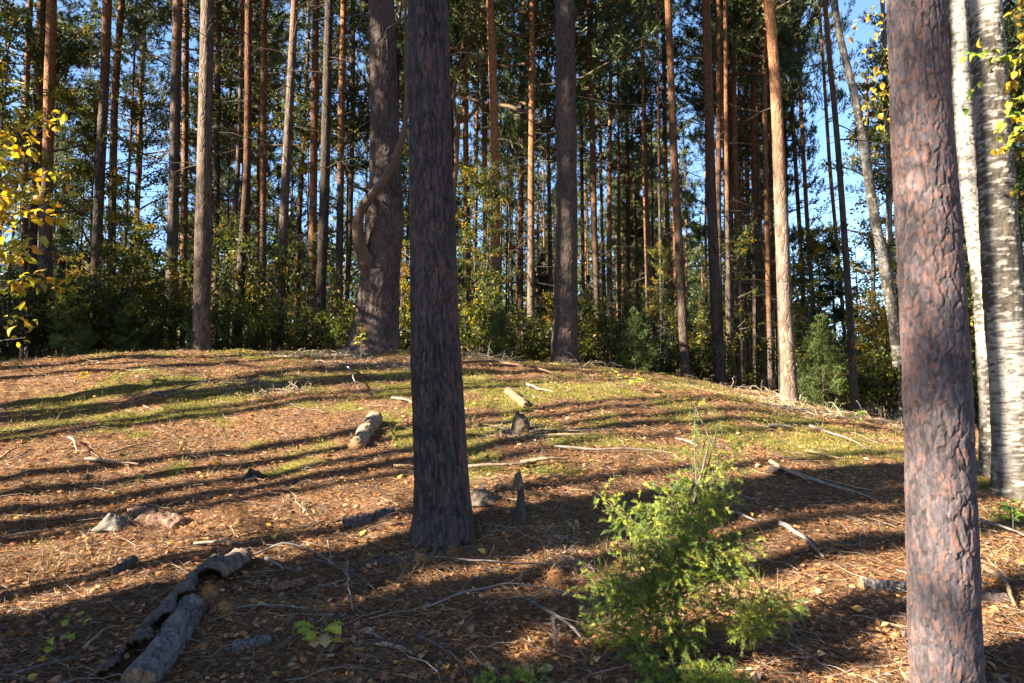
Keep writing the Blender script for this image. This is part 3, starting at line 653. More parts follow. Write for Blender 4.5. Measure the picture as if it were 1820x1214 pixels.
# bushes just behind the crest, placed by eye
rb = random.Random(5)
def bx(px, D): return (px - 910) / F_PX * D
LMK = [(82, 'orange topped pair'), (174, 'slim leaning pine'), (302, 'smooth brown pine'), (360, 'pale grey pine'), (422, 'curved orange pine'), (500, 'brown leaning pine'), (567, 'straight dark pine'), (668, 'crooked old pine'), (785, 'central pine'),
       (880, 'bright orange pine'), (943, 'feathery pine'), (1005, 'thick crest pine'), (1120, 'bright green juniper'), (1218, 'tall orange pine'), (1278, 'stout dark pine'), (1403, 'sunlit pale pine'), (1462, 'feathery juniper'), (1518, 'dark leaning pine'), (1588, 'leaning birch'), (1752, 'white birch')]
for px, D, v, s in [(30, 12.8, 2, 1.0), (95, 13.5, 0, .9), (150, 13.2, 2, 1.1), (215, 14, 1, .8), (255, 13.2, 2, .9), (330, 15, 1, .9), (395, 14.5, 2, 1.0), (445, 14.2, 0, .8), (470, 16, 1, .9), (530, 14.6, 2, .9),
                    (600, 14, 2, .8), (640, 15, 0, 1.), (710, 14, 0, .9), (740, 16, 3, .8), (820, 14.6, 1, .8), (850, 13.8, 0, .8), (890, 15, 1, .9), (930, 14.2, 0, .7), (965, 15.5, 1, .7), (1040, 15, 2, .8),
                    (1090, 14.6, 0, .8), (1165, 15, 2, 1.), (1200, 17, 1, .8), (1240, 15, 0, .8), (1300, 17, 1, .8), (1350, 15.5, 2, .9), (1440, 14.2, 0, .9), (1480, 12.8, 2, .8), (1500, 14.5, 1, .8), (1550, 12.6, 0, .8), (1570, 14, 3, .8),
                    (1610, 12.8, 2, .9), (1740, 13.5, 1, .8), (1800, 13, 2, 1.2), (1850, 12, 1, 1.0), (1745, 16, 3, 1.)]:
    lm = min(LMK, key=lambda q: abs(q[0] - px)); side = 'left' if px < lm[0] else 'right'
    kind_ = {0: 'mixed green leafy bush', 1: 'tall rounded leafy bush', 2: 'low dark green bush', 3: 'tall yellowish leafy bush'}[v]; far_ = 'close behind the crest' if D < 14.3 else 'a step behind the crest'
    s = s * rb.uniform(.75, 1.5) * (1.0 if v != 2 else .9)
    bush(v, bx(px, D), D, s, f'{kind_} {far_}, {"just " if abs(px - lm[0]) < 25 else ""}{side} of the {lm[1]}', 'low bushes just behind the crest')
for px, D, v, s, lab in [(1130, 13.2, 2, .62, 'bright green young juniper bush on the crest right of the thick crest pine'), (1462, 11.9, 2, .78, 'feathery juniper bush between the sunlit pale pine and leaning dark pine'),
                         (335, 12.9, 0, .55, 'small juniper at the foot of the pale grey pine'), (890, 13, 2, .5, 'small juniper bush left of the feathery green pine'), (230, 12.9, 2, .6, 'dark juniper in the shade at the left end of crest'),
                         (120, 12.4, 2, .7, 'dark juniper behind the yellow leaved branches at left')]:
    conifer(v, bx(px, D), D, s, lab)
# understory farther in
for k in range(75):
    D = rb.uniform(16, 48); px = rb.uniform(-150, 1950); v = rb.choice([0, 1, 1, 3, 3])
    bush(v, bx(px, D), D, rb.uniform(.8, 1.25), 'leafy undergrowth bush deep in the shade between the background pines', 'undergrowth between the background pines')
for k in range(44):
    D = rb.uniform(24, 62); px = rb.uniform(-150, 1950)
    conifer(1, bx(px, D), D, rb.uniform(.7, 1.2), 'young dark conifer half hidden among the background trunks', 'young conifers among the background trunks')

for k in range(22):
    D = rb.uniform(40, 80); px = rb.uniform(-120, 1940)
    if 1400 < px < 1600: continue
    conifer(3, bx(px, D), D, rb.uniform(.7, 1.25), 'tall dark spruce closing the gaps between the distant trunks', 'tall dark spruces in the distance', 'spruce_tree')
# slender broad leaved trees among the pines
def leaf_tree_mesh(seed, H, z0, Rr, n, cols, p, L=.085, stems=26):
    a, b = leaf_cloud(seed, 'tree', n=n, L=L, cols=cols, p=p, stems=stems, H=H - z0, Rr=Rr)
    a = (a[0] + np.array([0, 0, z0]), a[1], a[2]); bb = b[0] + np.array([0, 0, z0])
    z = np.linspace(-.1, H, 26); x = np.cumsum(np.random.default_rng(seed).normal(0, .05, 26)); x -= x[0]
    tv, tq = tubes(np.stack([x * .6, x * .2, z], -1)[None], (.06 * (1 - .85 * z / H))[None], 9)
    return (new_mesh('crown', a[0], a[1], a[2], mats=[M_leaf]), new_mesh('branches', bb, b[1], b[2], mats=[M_wood]), new_mesh('trunk', tv, tq, np.full((len(tv), 3), .06), True, mats=[M_wood]))
LT = [leaf_tree_mesh(501, 9, 3.5, 1.7, 4200, GREENS + YELLOWS[:4], [.2, .2, .2, .08, .08, .12, .12]), leaf_tree_mesh(502, 11, 4, 2.0, 5200, GREENS + YELLOWS[:4], [.3, .3, .2, .03, .03, .05, .09]),
      leaf_tree_mesh(503, 7, 2.0, 1.5, 3400, YELLOWS, None)]
def ltree(v, px, D, s, label, group=None, rot=None):
    x = bx(px, D); r = empty('slender_broadleaf_tree', (x, D, float(tz(x, D, False))), label, 'tree', group, rb.uniform(0, 6.28)); r.scale = (s, s, s)
    for nm, m_ in zip(('crown', 'branches', 'trunk'), LT[v]): link(nm, m_, r)
for v, px, D, s, lab in [(0, 150, 19, 1.05, 'slender leafy tree with yellow tips between the left pines'), (1, 20, 22, 1.0, 'green leafy tree behind the pair of pines at left edge'), (1, 610, 22, 1.0, 'leafy yellow green tree behind the crooked old pine'),
                         (0, 735, 19, .9, 'yellowing leafy tree seen between old pine and central pine'), (0, 1560, 19, 1.15, 'yellow green birch crown behind the leaning birch'), (1, 1480, 33, .9, 'leafy tree in the bright gap at right'),
                         (0, 1790, 11, .95, 'yellow green leafy tree beyond the two right birches'), (2, 1600, 24, .9, 'yellow leafed young tree right of bright gap')]:
    ltree(v, px, D, s, lab)
ltree(2, -45, 8.0, .52, 'small golden leaved tree behind the yellow shrub at the left edge')
ltree(0, -20, 9.5, .62, 'yellow green leaved tree behind the golden one at the left edge')
for v, px, D, s_, lab in [(1, 75, 17, .95, 'green leafed tree behind the orange topped pair of pines'), (0, 235, 18, .95, 'yellow tipped leafy tree right of the slim leaning pine'), (1, 395, 21, 1.0, 'mostly green leafy tree right of the pale grey pine'), (1, 535, 20, .9, 'green leafy tree left of the straight dark pine'),
                          (0, 1445, 24, .85, 'yellow green leafy tree low in the bright gap'), (1, 1625, 16, .9, 'green leafy tree behind the near scaly pine')]:
    ltree(v, px, D, s_, lab)
for v, px, D, s_ in [(0, 235, 15, .42), (1, 410, 16.5, .40), (0, 545, 15.5, .36), (2, 712, 14.2, .42), (0, 842, 15, .55), (1, 868, 16, .5), (2, 985, 17, .4), (0, 1180, 16, .42), (1, 1310, 18, .5), (0, 1440, 15.5, .45), (2, 1555, 13.5, .42), (0, 1740, 15, .5), (2, 130, 14.5, .4)]:
    lm = min(LMK, key=lambda q: abs(q[0] - px)); side = 'left' if px < lm[0] else 'right'
    ltree(v, px, D, s_, f'{["green and yellow", "mostly green", "golden"][v]} leafed sapling {side} of the {lm[1]}', 'saplings behind the crest')
for k in range(34):
    D = rb.uniform(26, 70); ltree(rb.choice([0, 1, 1, 2]), rb.uniform(-150, 1950), D, rb.uniform(.7, 1.1), 'distant leafy tree filling in between the background pines', 'distant leafy trees between the pines')

# ---------------------------------------------------------------- background pines (shared meshes)
BGT = []
for k in range(5):
    rg = np.random.default_rng(700 + k); zs = np.linspace(-.2, 20, 44); lean = rg.normal(0, .006); xx = zs * lean + .12 * np.sin(zs * .3 + k)
    P = np.stack([xx - xx[0], 0 * zs, zs], -1)[None]; rr = .135 * (1 - .75 * np.clip(zs, 0, 20) / 20)
    v, q = tubes(P, rr[None], 9); z_ = np.repeat(zs, 9)
    tm = new_mesh('trunk', v, q, None, True, {'above': z_ - rg.uniform(3, 6)}, [M_mid])
    V, F, C = join([(b[0], b[1], DEADCOL) for b in branch_set(P[0, :, 0], zs, None, 3, 13, 34, 2.0, rg)])
    BGT.append((tm, new_mesh('dead_branches', V, F, C, mats=[M_wood])))
def bgpine(x, D, s, cz, rg, label, group, cs=1.0):
    r = empty('pine_tree', (x, D, float(tz(x, D, False))), label, 'tree', group, rg.uniform(0, 6.28))
    sc = s; r.scale = (sc, sc, 1.0); k = rg.integers(0, 5)
    link('trunk', BGT[k][0], r); link('dead_branches', BGT[k][1], r, kind='stuff')
    put_crown(r, 0, cz, rg.uniform(18, 21), rg, cs / sc)
    return r
rg = np.random.default_rng(99); placed = []
n = 0
while n < 106:
    D = 21 + 70 * rg.uniform() ** 1.1; px = rg.uniform(-120, 1940)
    if 1400 < px < 1600: rg.uniform(); continue
    x = bx(px, D)
    if any((x - a) ** 2 + (D - b) ** 2 < 2.2 for a, b in placed): continue
    placed.append((x, D)); n += 1
    bgpine(x, D, rg.uniform(.7, 1.25), rg.uniform(4.5, 10.5), rg, 'distant slim pine deep in the forest behind the mound', 'distant pines deep in the forest')

# the forest goes on to the left of the picture and shades the trunks behind the mound
rg = np.random.default_rng(4001)
n = 0
while n < 72:
    x = rg.uniform(-75, -12); y = rg.uniform(-8, 62); p = y - SK * x
    if x > -.80 * y - 2.5: continue
    if p < 16.5: continue
    if any((x - a) ** 2 + (y - b) ** 2 < 3 for a, b in placed): continue
    placed.append((x, y)); n += 1
    bgpine(x, y, rg.uniform(.8, 1.3), rg.uniform(4.5, 9.5), rg, 'unseen pine added behind and left of the camera to shade the foreground', 'forest beyond the left edge', 1.15)
rg = np.random.default_rng(4002)
for p, x in [(-1.2, -22), (.4, -27), (1.6, -20), (2.0, -30), (4.3, -31), (-2.5, -16)]:      # unseen pines added behind and left of the camera to shade the foreground
    bgpine(x, p + SK * x, 1.0, 10.5, rg, 'unseen pine added behind and left of the camera to shade the foreground', 'forest beyond the left edge', .8)
rg = np.random.default_rng(4003)
for k in range(15):  # unseen low conifers added to darken the bushes behind the crest
    p = rg.uniform(14.8, 24); y = p / (1 + SK / .8); y = rg.uniform(.86, 1.0) * y; x = (y - p) / SK
    if x > -.78 * y - 1.5: x = -.78 * y - 1.5 - rg.uniform(0, 3); 
    conifer(1, x, y, rg.uniform(.75, 1.1), 'unseen young conifer added left of the crest to shade its bushes', 'young conifers added beyond the left edge for shade')
# the forest on the other sides of the clearing
rg = np.random.default_rng(4004)
n = 0
while n < 36:
    x = rg.uniform(-22, 45); y = rg.uniform(-34, 30)
    if (y > -3.5 and x < .80 * y + 4.5) or y - SK * x > 0 and x < 0 or x * x + y * y < 20: continue
    if any((x - a) ** 2 + (y - b) ** 2 < 4 for a, b in placed): continue
    placed.append((x, y)); n += 1
    bgpine(x, y, rg.uniform(.9, 1.3), rg.uniform(4.5, 8), rg, 'pine of the forest round the clearing, out of the picture', 'forest round the clearing', 1.5)
bgpine(-10.9, 13.25 - SK * 10.9, 1.2, 4.6, rg, 'unseen low crowned pine added left of the crest to shade its thick pines', 'pines beyond the left edge', .8)  # two unseen pines added, crowns set low to shade the thick crest pines
bgpine(-12.6, 12.35 - SK * 12.6, 1.2, 5.2, rg, 'unseen low crowned pine added left of the crest to shade its thick pines', 'pines beyond the left edge', .7)
# the far wood closing the view
rw = np.random.default_rng(808); n = 190000
x = rw.uniform(-130, 130, n); yy = rw.uniform(78, 125, n); top = (10 + 10 * fbm(x * .16, yy * .05, 5, 3) * 1.6) * (1 - .55 * np.exp(-((x / yy - .50) / .07) ** 2)); zz = top * rw.uniform(0, 1, n) ** .8
kp = fbm(x * .35, zz * .45, 6, 3) + .30 * (1 - zz / top) > .36; x, yy, zz = x[kp], yy[kp], zz[kp]; n = len(x)
v, f = leaves2(np.stack([x, yy, zz + .4], -1), rw.normal(size=(n, 3)), rw.uniform(.5, .95, n), rw.uniform(.3, .55, n), rw, .2)
wc = pick([(.030, .048, .018), (.045, .065, .022), (.085, .085, .022), (.022, .034, .016)], n, 7, rw, .3, [.35, .3, .1, .25])
link('distant_wood', new_mesh('distant_wood', v, f, wc, mats=[M_leaf]), kind='stuff', label='dense far wood closing the view between the trunks')
rg = np.random.default_rng(4005)
# thin dark young pines standing close together
rq = np.random.default_rng(611)
for k in range(56):
    D = rq.uniform(16.5, 48); px = rq.choice([rq.uniform(-60, 1900), rq.uniform(820, 1400)])
    if 1430 < px < 1560: continue
    bgpine(bx(px, D), D, rq.uniform(.32, .7), rq.uniform(11, 15), rq, 'thin dark pole of a pine crowded between the stouter background trunks', 'thin pine poles between the background trunks', .28)
# pines outside the left edge of the picture, whose shadows cross the clearing
def off_tree(px, py, t, s, shift=0, cz=14.5, cs=.75):
    g = ground(px, py); h = Vector((sdir.x, sdir.y)).normalized(); p = g[1] - SK * g[0]
    if abs(p - 8.62) < .42 or abs(p - 2.43) < .32: return      # these two lines of sight to the sun stay open in the photograph
    x = g[0] + h.x * t - h.y * shift; y = g[1] + h.y * t + h.x * shift
    return bgpine(x, y, s, cz, rg, 'pine just outside the left edge casting its shadow over the clearing', 'pines beyond the left edge', cs)
OFF = [(100, 650, 9, .9), (100, 705, 6, 1.1), (100, 722, 8, 1.0), (100, 745, 5, 1.2), (100, 775, 9, .9), (100, 795, 12, .7), (100, 838, 6, .7), (100, 895, 8, .9), (600, 668, 14, 1.1), (600, 690, 16, 1.0), (600, 800, 8, .7), (600, 735, 13, .8),
       (1000, 768, 11, 1.0), (1000, 785, 14, .7), (1100, 905, 9, 1.2), (1100, 930, 12, 1.0), (300, 1075, 4.5, 1.1), (300, 1120, 6, 1.3), (700, 1150, 7, 1.1), (1000, 1010, 9, .8), (1250, 1180, 8, .8), (1500, 900, 13, .8), (1500, 815, 15, .7)]
for a in OFF: off_tree(*a)
gd = Vector((PINE_C[0], PINE_C[1])); hd = Vector((sdir.x, sdir.y)).normalized(); pd = Vector((-hd.y, hd.x))
# the one that shades the central pine, leaving its left edge in the sun
q = gd + hd * 5.5 + pd * .21
bgpine(q.x, q.y, 1.45, 11.5, rg, 'pine just outside the left edge casting its shadow over the clearing', 'pines beyond the left edge')
# unseen young conifers added left of frame to lay broken shade over the foreground
for px, py, t, v, s in [(420, 1130, 5.5, 1, .6), (800, 1090, 7.5, 1, .7), (620, 1190, 5.0, 1, .6), (1000, 1110, 8, 1, .72), (1330, 1140, 8.5, 1, .75), (1480, 1080, 9, 1, .72), (1150, 1180, 7, 1, .7), (1500, 1190, 8, 1, .7)]:
    g = ground(px, py); h = hd
    conifer(v, g[0] + h.x * t, g[1] + h.y * t, s, 'unseen young conifer added left of frame to shade the foreground', 'young conifers added beyond the left edge for shade')

# ---------------------------------------------------------------- near yellow shrub at the left edge, leaf by leaf
def leaf_shape(name, L, W, col, curl=.15, seed=0, mat_=None, lobes=False):
    t = np.array([0, .12, .3, .5, .72, .9, 1.0]); wd = np.array([.02, .55, .95, 1, .7, .28, 0]) * W / 2
    if lobes:
        t = np.array([0, .14, .22, .32, .42, .52, .62, .72, .82, .92, 1.0]); wd = np.array([.03, .12, .42, .22, .72, .34, 1.0, .5, .85, .45, .05]) * W / 2
    sp_ = []
    for k, (a, b_) in enumerate(zip(t, wd)):
        zc = curl * L * math.sin(a * 2.6) - curl * L * a
        for s in (-1, 0, 1): sp_.append((s * b_, a * L, zc + abs(s) * b_ * .35))
    V = np.array(sp_); F = []
    for k in range(len(t) - 1):
        for s in (0, 1): i = k * 3 + s; F.append((i, i + 1, i + 4, i + 3))
    c = np.array([col]) * (1 + .25 * (fbm(V[:, 0] * 60, V[:, 1] * 60, seed, 2) - .5)[:, None]); c = np.broadcast_to(c, (len(V), 3))
    return new_mesh(name, V, np.array(F), c, True, mats=[mat_ or M_leaf])
def rot_to(d, upv):
    y = Vector(d).normalized(); x = y.cross(Vector(upv)).normalized(); z = x.cross(y)
    return Matrix((x, y, z)).transposed().to_quaternion()
LY = [leaf_shape('leaf', .056, .036, c, .2, k) for k, c in enumerate([(.50, .36, .03), (.42, .33, .04), (.55, .33, .03), (.26, .28, .04), (.48, .25, .04), (.33, .32, .04)])]
def twig_with_leaves(parent, origin, pts, rad, n, leafset, L=1.0, name='branch', leafdroop=.4, seed=0, spread=.05):
    rg = np.random.default_rng(seed); P = np.array(pts) - np.array(origin); t = np.concatenate([[0], np.cumsum(np.linalg.norm(np.diff(P, axis=0), axis=1))]); T = np.linspace(0, t[-1], 14)
    Pi = np.stack([np.interp(T, t, P[:, k]) for k in range(3)], -1)
    for _ in range(2): Pi[1:-1] = (Pi[:-2] + Pi[1:-1] * 2 + Pi[2:]) / 4
    v, q_ = tubes(Pi[None], (rad * (1 - .75 * T / T[-1]))[None], 5)
    b = link(name, new_mesh(name, v, q_, np.full((len(v), 3), .07), True, mats=[M_wood]), parent)
    for k in range(n):
        f = (0.12 + .88 * (k + rg.uniform()) / n) * 13; i = min(int(f), 12); p = Pi[i] * (1 - f + i) + Pi[i + 1] * (f - i)
        d = norm(Pi[i + 1] - Pi[i]); side = rg.normal(size=3) * .8 + d * .5; side[2] -= leafdroop
        o = link('leaf', random.choice(leafset), b, tuple(p + norm(side) * rg.uniform(.0, spread)))
        o.rotation_mode = 'QUATERNION'; u = rg.normal(size=3) * .45 + np.array([-.2, -.25, .9]); o.rotation_quaternion = rot_to(side, u); s = L * rg.uniform(.5, 1.3); o.scale = (s * rg.uniform(.8, 1.05), s, s * rg.uniform(.3, 2.2))
    return b
DS = 4.2
sb = at(-90, 1000, DS); sb[2] = float(tz(sb[0], DS))
shr = empty('yellow_shrub', tuple(sb), 'shrub with bright yellow autumn leaves reaching in at the left edge', 'shrub')
k = 0
for (x0, y0, x1, y1, nn) in [(-80, 300, 30, 205, 12), (-80, 330, 100, 200, 20), (-80, 380, 120, 195, 16), (-60, 420, 95, 300, 20), (-70, 400, 112, 385, 24), (-60, 470, 118, 345, 18), (-60, 500, 70, 420, 16), (-50, 520, 130, 512, 20),
                           (-60, 560, 80, 480, 14), (-50, 600, 60, 560, 10), (-60, 640, 50, 600, 8), (-60, 300, 60, 260, 16), (-60, 250, 40, 330, 14), (-80, 350, 30, 360, 14), (-60, 690, 30, 655, 5), (-40, 440, 50, 455, 12)]:
    dn = DS + rb.uniform(-.5, .6); a = at(x0, y0, DS); b_ = at(x1, y1, dn); m = (a + b_) / 2 + np.array([0, 0, .05]); twig_with_leaves(shr, sb, [a, m, b_], .005, int(nn * 1.75), LY, 1.12, seed=900 + k, leafdroop=.5, spread=.05); k += 1
for k2, px in enumerate((-80, -70, -60)):
    P = np.array([sb, at(px - 10, 700, DS), at(px, 400, DS), at(px + 10, 180, DS)]) - sb
    v, q_ = tubes(P[None] + np.array([0, .1 * k2, 0]), np.array([[.02, .016, .012, .006]]), 6); link('stem', new_mesh('stem', v, q_, np.full((len(v), 3), .08), True, mats=[M_wood]), shr)

# leafy twigs of the right birches
LB = [leaf_shape('leaf', .048, .040, c, .15, 20 + k) for k, c in enumerate([(.48, .34, .03), (.14, .24, .04), (.50, .30, .03), (.22, .28, .04), (.34, .34, .04)])]
LB_y = [LB[0], LB[2], LB[2], LB[4]]
ob2 = (X02, DB2, gzb2); ob1 = (X01, DB1, gzb1)
k = 0
for pts, nn, ls in [([(1860, 40), (1810, 110), (1770, 90), (1720, 95)], 13, LB), ([(1900, 60), (1815, 95), (1800, 130), (1795, 190)], 14, LB_y), ([(1900, 150), (1830, 160), (1790, 200), (1770, 245)], 16, LB), ([(1900, 120), (1840, 180), (1810, 230)], 14, LB),
                    ([(1900, 210), (1830, 200), (1800, 260), (1765, 262)], 14, LB), ([(1840, 60), (1790, 95), (1735, 150), (1702, 200)], 8, LB[1:2] + LB[3:]), ([(1880, 290), (1830, 325), (1800, 335)], 7, LB), ([(1840, -20), (1800, 20), (1815, 70)], 9, LB_y)]:
    dd = 4.0 + .12 * k; P = [at(px, py, dd) for px, py in pts]; twig_with_leaves(b2, ob2, P, .004, nn * 2, ls, 1.1, seed=950 + k, leafdroop=.9, spread=.035); k += 1
for pts, nn, ls in [([(1610, -30), (1570, 40), (1540, 90), (1530, 110)], 10, LB_y), ([(1620, 20), (1580, 110), (1545, 170), (1540, 215)], 12, LB_y), ([(1630, 60), (1590, 130), (1560, 190), (1555, 225)], 9, LB_y), ([(1640, 100), (1590, 170), (1575, 200), (1572, 230)], 9, LB_y),
                    ([(1600, -40), (1560, 10), (1525, 40), (1505, 60)], 9, LB_y), ([(1640, 0), (1590, 60), (1570, 100), (1560, 130)], 10, LB_y)]:
    dd = 5.2 + .12 * k * .3; P = [at(px, py, dd) for px, py in pts]; twig_with_leaves(b1, ob1, P, .004, nn * 2, ls, 1.05, seed=980 + k, leafdroop=.9, spread=.05); k += 1
# green sapling at the right edge, seedlings in the foreground
LG = [leaf_shape('leaf', .07, .055, c, .12, 40 + k) for k, c in enumerate([(.10, .22, .03), (.14, .26, .04), (.20, .30, .05)])]
LO = [leaf_shape('leaf', .085, .055, c, .18, 50 + k, lobes=True) for k, c in enumerate([(.34, .40, .05), (.46, .44, .06), (.50, .34, .16), (.40, .44, .07)])]
def seedling(px, py, label, h, n, ls, L=1., spread=.10, seed=0, name='oak_seedling', lean=(0, 0)):
    g = ground(px, py); r = empty(name, tuple(g), label, 'seedling'); rg = np.random.default_rng(seed)
    top = np.array([lean[0], lean[1], h]); v, q_ = tubes(np.array([[[0, 0, -.02], top * .5 + np.array([.01, 0, 0]), top]]), np.array([[.0035, .003, .002]]), 5)
    link('stem', new_mesh('stem', v, q_, np.full((len(v), 3), .12), mats=[M_wood]), r)
    for k in range(n):
        a = 2.4 * k + rg.uniform(-.3, .3); d = np.array([math.cos(a), math.sin(a), rg.uniform(-.3, .5)]); p = top * rg.uniform(.35, 1.0) + d * .02
        o = link('leaf', ls[k % len(ls)], r, tuple(p)); o.rotation_mode = 'QUATERNION'; o.rotation_quaternion = rot_to(d, (rg.normal() * .3, -.3, 1)); s = L * rg.uniform(.75, 1.15); o.scale = (s, s, s)
seedling(570, 1185, 'oak seedling with mottled yellow green leaves in the front of the clearing', .21, 14, LO, 1.25, seed=3)
seedling(95, 1165, 'small seedling with two pale green leaves at the lower left corner', .07, 3, LO[:2], .9, seed=4)
seedling(125, 1110, 'curled yellow leaved seedling just above the lower left corner', .05, 3, LO[1:2], .8, seed=5)
seedling(1800, 950, 'green leaved sapling at the right edge beneath the mottled birch', .28, 12, LG, 1.1, seed=6, name='green_sapling')
seedling(1525, 760, 'bright yellow green seedling at the foot of the dark leaning pine', .20, 12, LG[2:] + LO[:1], 1.2, seed=7)
seedling(1130, 700, 'sunlit yellow green seedling on the crest', .25, 14, LO[:2] + LG[2:], 1.1, seed=8)
seedling(1105, 690, 'pale leaved seedling left of another on the crest', .2, 8, LO[:2], 1.0, seed=9)
seedling(640, 640, 'bright yellow leaved sapling left of the old pine base', .55, 22, [LY[0], LY[3], LY[5]], 1.7, seed=10, name='yellow_sapling')
seedling(150, 680, 'low yellow leafed plant on the left of the mound', .16, 14, LY[:4], 1., seed=11)
seedling(960, 848, 'tiny green pine seedling above the branch pile', .09, 7, LG, .6, seed=12)
seedling(935, 715, 'dark green bilberry sprig beside the sawn branch stub', .12, 12, LG[:2], .6, seed=13)

# ---------------------------------------------------------------- juniper in the foreground
def juniper(px, py, label, sprays, top=None, seed=1, bc=(.085, .068, .058), dens=1.0, col=((.20, .27, .045), (.32, .36, .055), (.11, .17, .045))):
    g = ground(px, py); r = empty('juniper', tuple(g), label, 'juniper'); rg = np.random.default_rng(seed); D0 = g[1]
    parts = []; NV = []; NF = []; NC = []; off = 0
    if top is not None:
        T_ = np.array([at(a, b_, D0 + d_) - g for a, b_, d_ in top]); tt_ = np.linspace(0, 1, 60); LD = np.stack([np.interp(tt_, np.linspace(0, 1, len(T_)), T_[:, k]) for k in range(3)], -1)
    for (sx, sy, rad, dd, wt) in sprays:
        c = at(sx, sy, D0 + dd) - g; rad_m = rad / F_PX * (D0 + dd)
        if top is not None:
            zt = max(.04, c[2] * .72 - .06 - .12 * abs(c[0])); kk = int(np.argmin(np.abs(LD[:, 2] - zt))); anchor = LD[kk]
        else: anchor = np.array([c[0] * .3, 0, 0])
        s = np.linspace(0, 1, 8)[:, None]; mid = anchor * .5 + c * .5 + np.array([0, 0, -.04]) + rg.normal(0, .03, 3)
        P = anchor * (1 - s) ** 2 + 2 * mid * s * (1 - s) + c * s ** 2; parts.append(tubes(P[None], np.linspace(.0055, .0022, 8)[None], 5))
        m = int(72 * wt * dens * (1.25 if sy > 940 else 1)); out = norm(c - anchor)
        st_ = P[rg.integers(3, 8, m)] * .5 + c * .5 + rg.normal(size=(m, 3)) * rad_m * .40 * np.array([1, 1, .7])
        td = norm(out * .35 + norm(st_ - c) * .8 + rg.normal(size=(m, 3)) * .5 + np.array([0, 0, .1])); tl = rg.uniform(.025, .085, m)
        s4 = np.linspace(0, 1, 4); TP = st_[:, None] + td[:, None] * (tl[:, None] * s4)[:, :, None]; TP[:, :, 2] -= .012 * s4 ** 2
        v2, q2 = tubes(TP, np.full((m, 1), .0016) * (1 - .6 * s4), 3); parts.append((v2, q2))
        gN = 64; base = np.repeat(st_, gN, 0); tdr = np.repeat(td, gN, 0); f = rg.uniform(0, 1, (m * gN, 1))
        b_ = base + tdr * np.repeat(tl[:, None], gN, 0) * f; b_[:, 2] -= .012 * f[:, 0] ** 2
        perp = norm(np.cross(tdr, rg.normal(size=(m * gN, 3)))); d = perp * .75 + tdr * .75
        v, f3 = blades(b_, d, rg.uniform(.012, .024, m * gN), .0021, rg)
        cc = np.repeat(pick(col, m, gN, rg, .25) * (1 + .25 * f), 3, 0)
        NV.append(v); NF.append(f3 + off); NC.append(cc); off += len(v)
    link('foliage', new_mesh('foliage', np.concatenate(NV), np.concatenate(NF), np.concatenate(NC), mats=[M_needle]), r)
    if top is not None:
        T = np.array([at(a, b_, D0 + d_) - g for a, b_, d_ in top]); t = np.linspace(0, 1, len(T)); tt = np.linspace(0, 1, 20); P = np.stack([np.interp(tt, t, T[:, k]) for k in range(3)], -1)
        parts.append(tubes(P[None], np.linspace(.014, .003, 20)[None], 7))
    V, F, C = join([(p[0], p[1], np.array([bc])) for p in parts]); link('stems', new_mesh('stems', V, F, C, mats=[M_wood]), r)
J = [(1250, 890, 50, .05, 1.7), (1190, 880, 48, 0, 1.3), (1230, 850, 34, .1, 1.0), (1290, 870, 36, .1, .7), (1170, 960, 55, -.05, 1.9), (1240, 960, 50, -.1, 1.5), (1110, 920, 40, .1, .8), (1140, 1000, 50, -.1, 1.5), (1210, 1010, 60, -.15, 2.2),
     (1290, 1000, 48, -.1, 1.4), (1320, 960, 36, .0, 1.0), (1090, 900, 24, .15, .35), (1060, 875, 18, .2, .25), (1090, 1060, 55, -.1, 1.9), (1150, 1080, 50, -.15, 1.5), (1060, 1110, 34, -.1, .9), (1120, 1130, 34, -.15, .9),
     (1200, 1120, 30, -.2, .6), (1180, 1060, 48, -.1, 1.2), (1250, 1070, 28, -.1, .35), (1360, 1080, 42, -.1, 1.5), (1400, 1080, 30, -.1, .9), (1350, 1110, 28, -.15, .7), (1310, 1060, 24, -.1, .5), (1060, 1020, 30, 0, .6), (1230, 1130, 22, -.1, .4),
     (1240, 800, 20, .2, .12), (1290, 790, 28, .25, .3), (1320, 775, 26, .25, .2), (1275, 835, 28, .2, .25), (1275, 752, 16, .25, .12), (1236, 728, 12, .25, .14), (1310, 830, 26, .2, .15), (1255, 775, 16, .25, .1), (1215, 925, 55, 0, 1.4), (1155, 905, 36, 0, .8)]
juniper(1195, 1165, 'juniper in the right foreground with thin leader and spreading low branches', J, top=[(1195, 1165, 0), (1205, 1050, 0), (1225, 920, .05), (1250, 830, .12), (1262, 780, .2), (1232, 715, .25)], seed=4)
juniper(1250, 1235, 'small juniper with bright green tips cut off by the bottom edge', [(1200, 1195, 30, 0, .9), (1260, 1205, 34, 0, 1.2), (1320, 1210, 28, 0, .8), (1160, 1205, 26, 0, .6), (1140, 1150, 22, .1, .4)], seed=6)
juniper(880, 1225, 'thin sparse juniper shoot at the bottom edge right of the oak seedling', [(880, 1205, 24, 0, .4), (950, 1200, 20, 0, .3), (915, 1195, 14, 0, .2)], seed=7)
juniper(1790, 935, 'feathery green juniper shoots low at the right edge by the birches', [(1790, 915, 26, 0, .5), (1810, 900, 24, 0, .5), (1775, 900, 16, 0, .25)], seed=8)

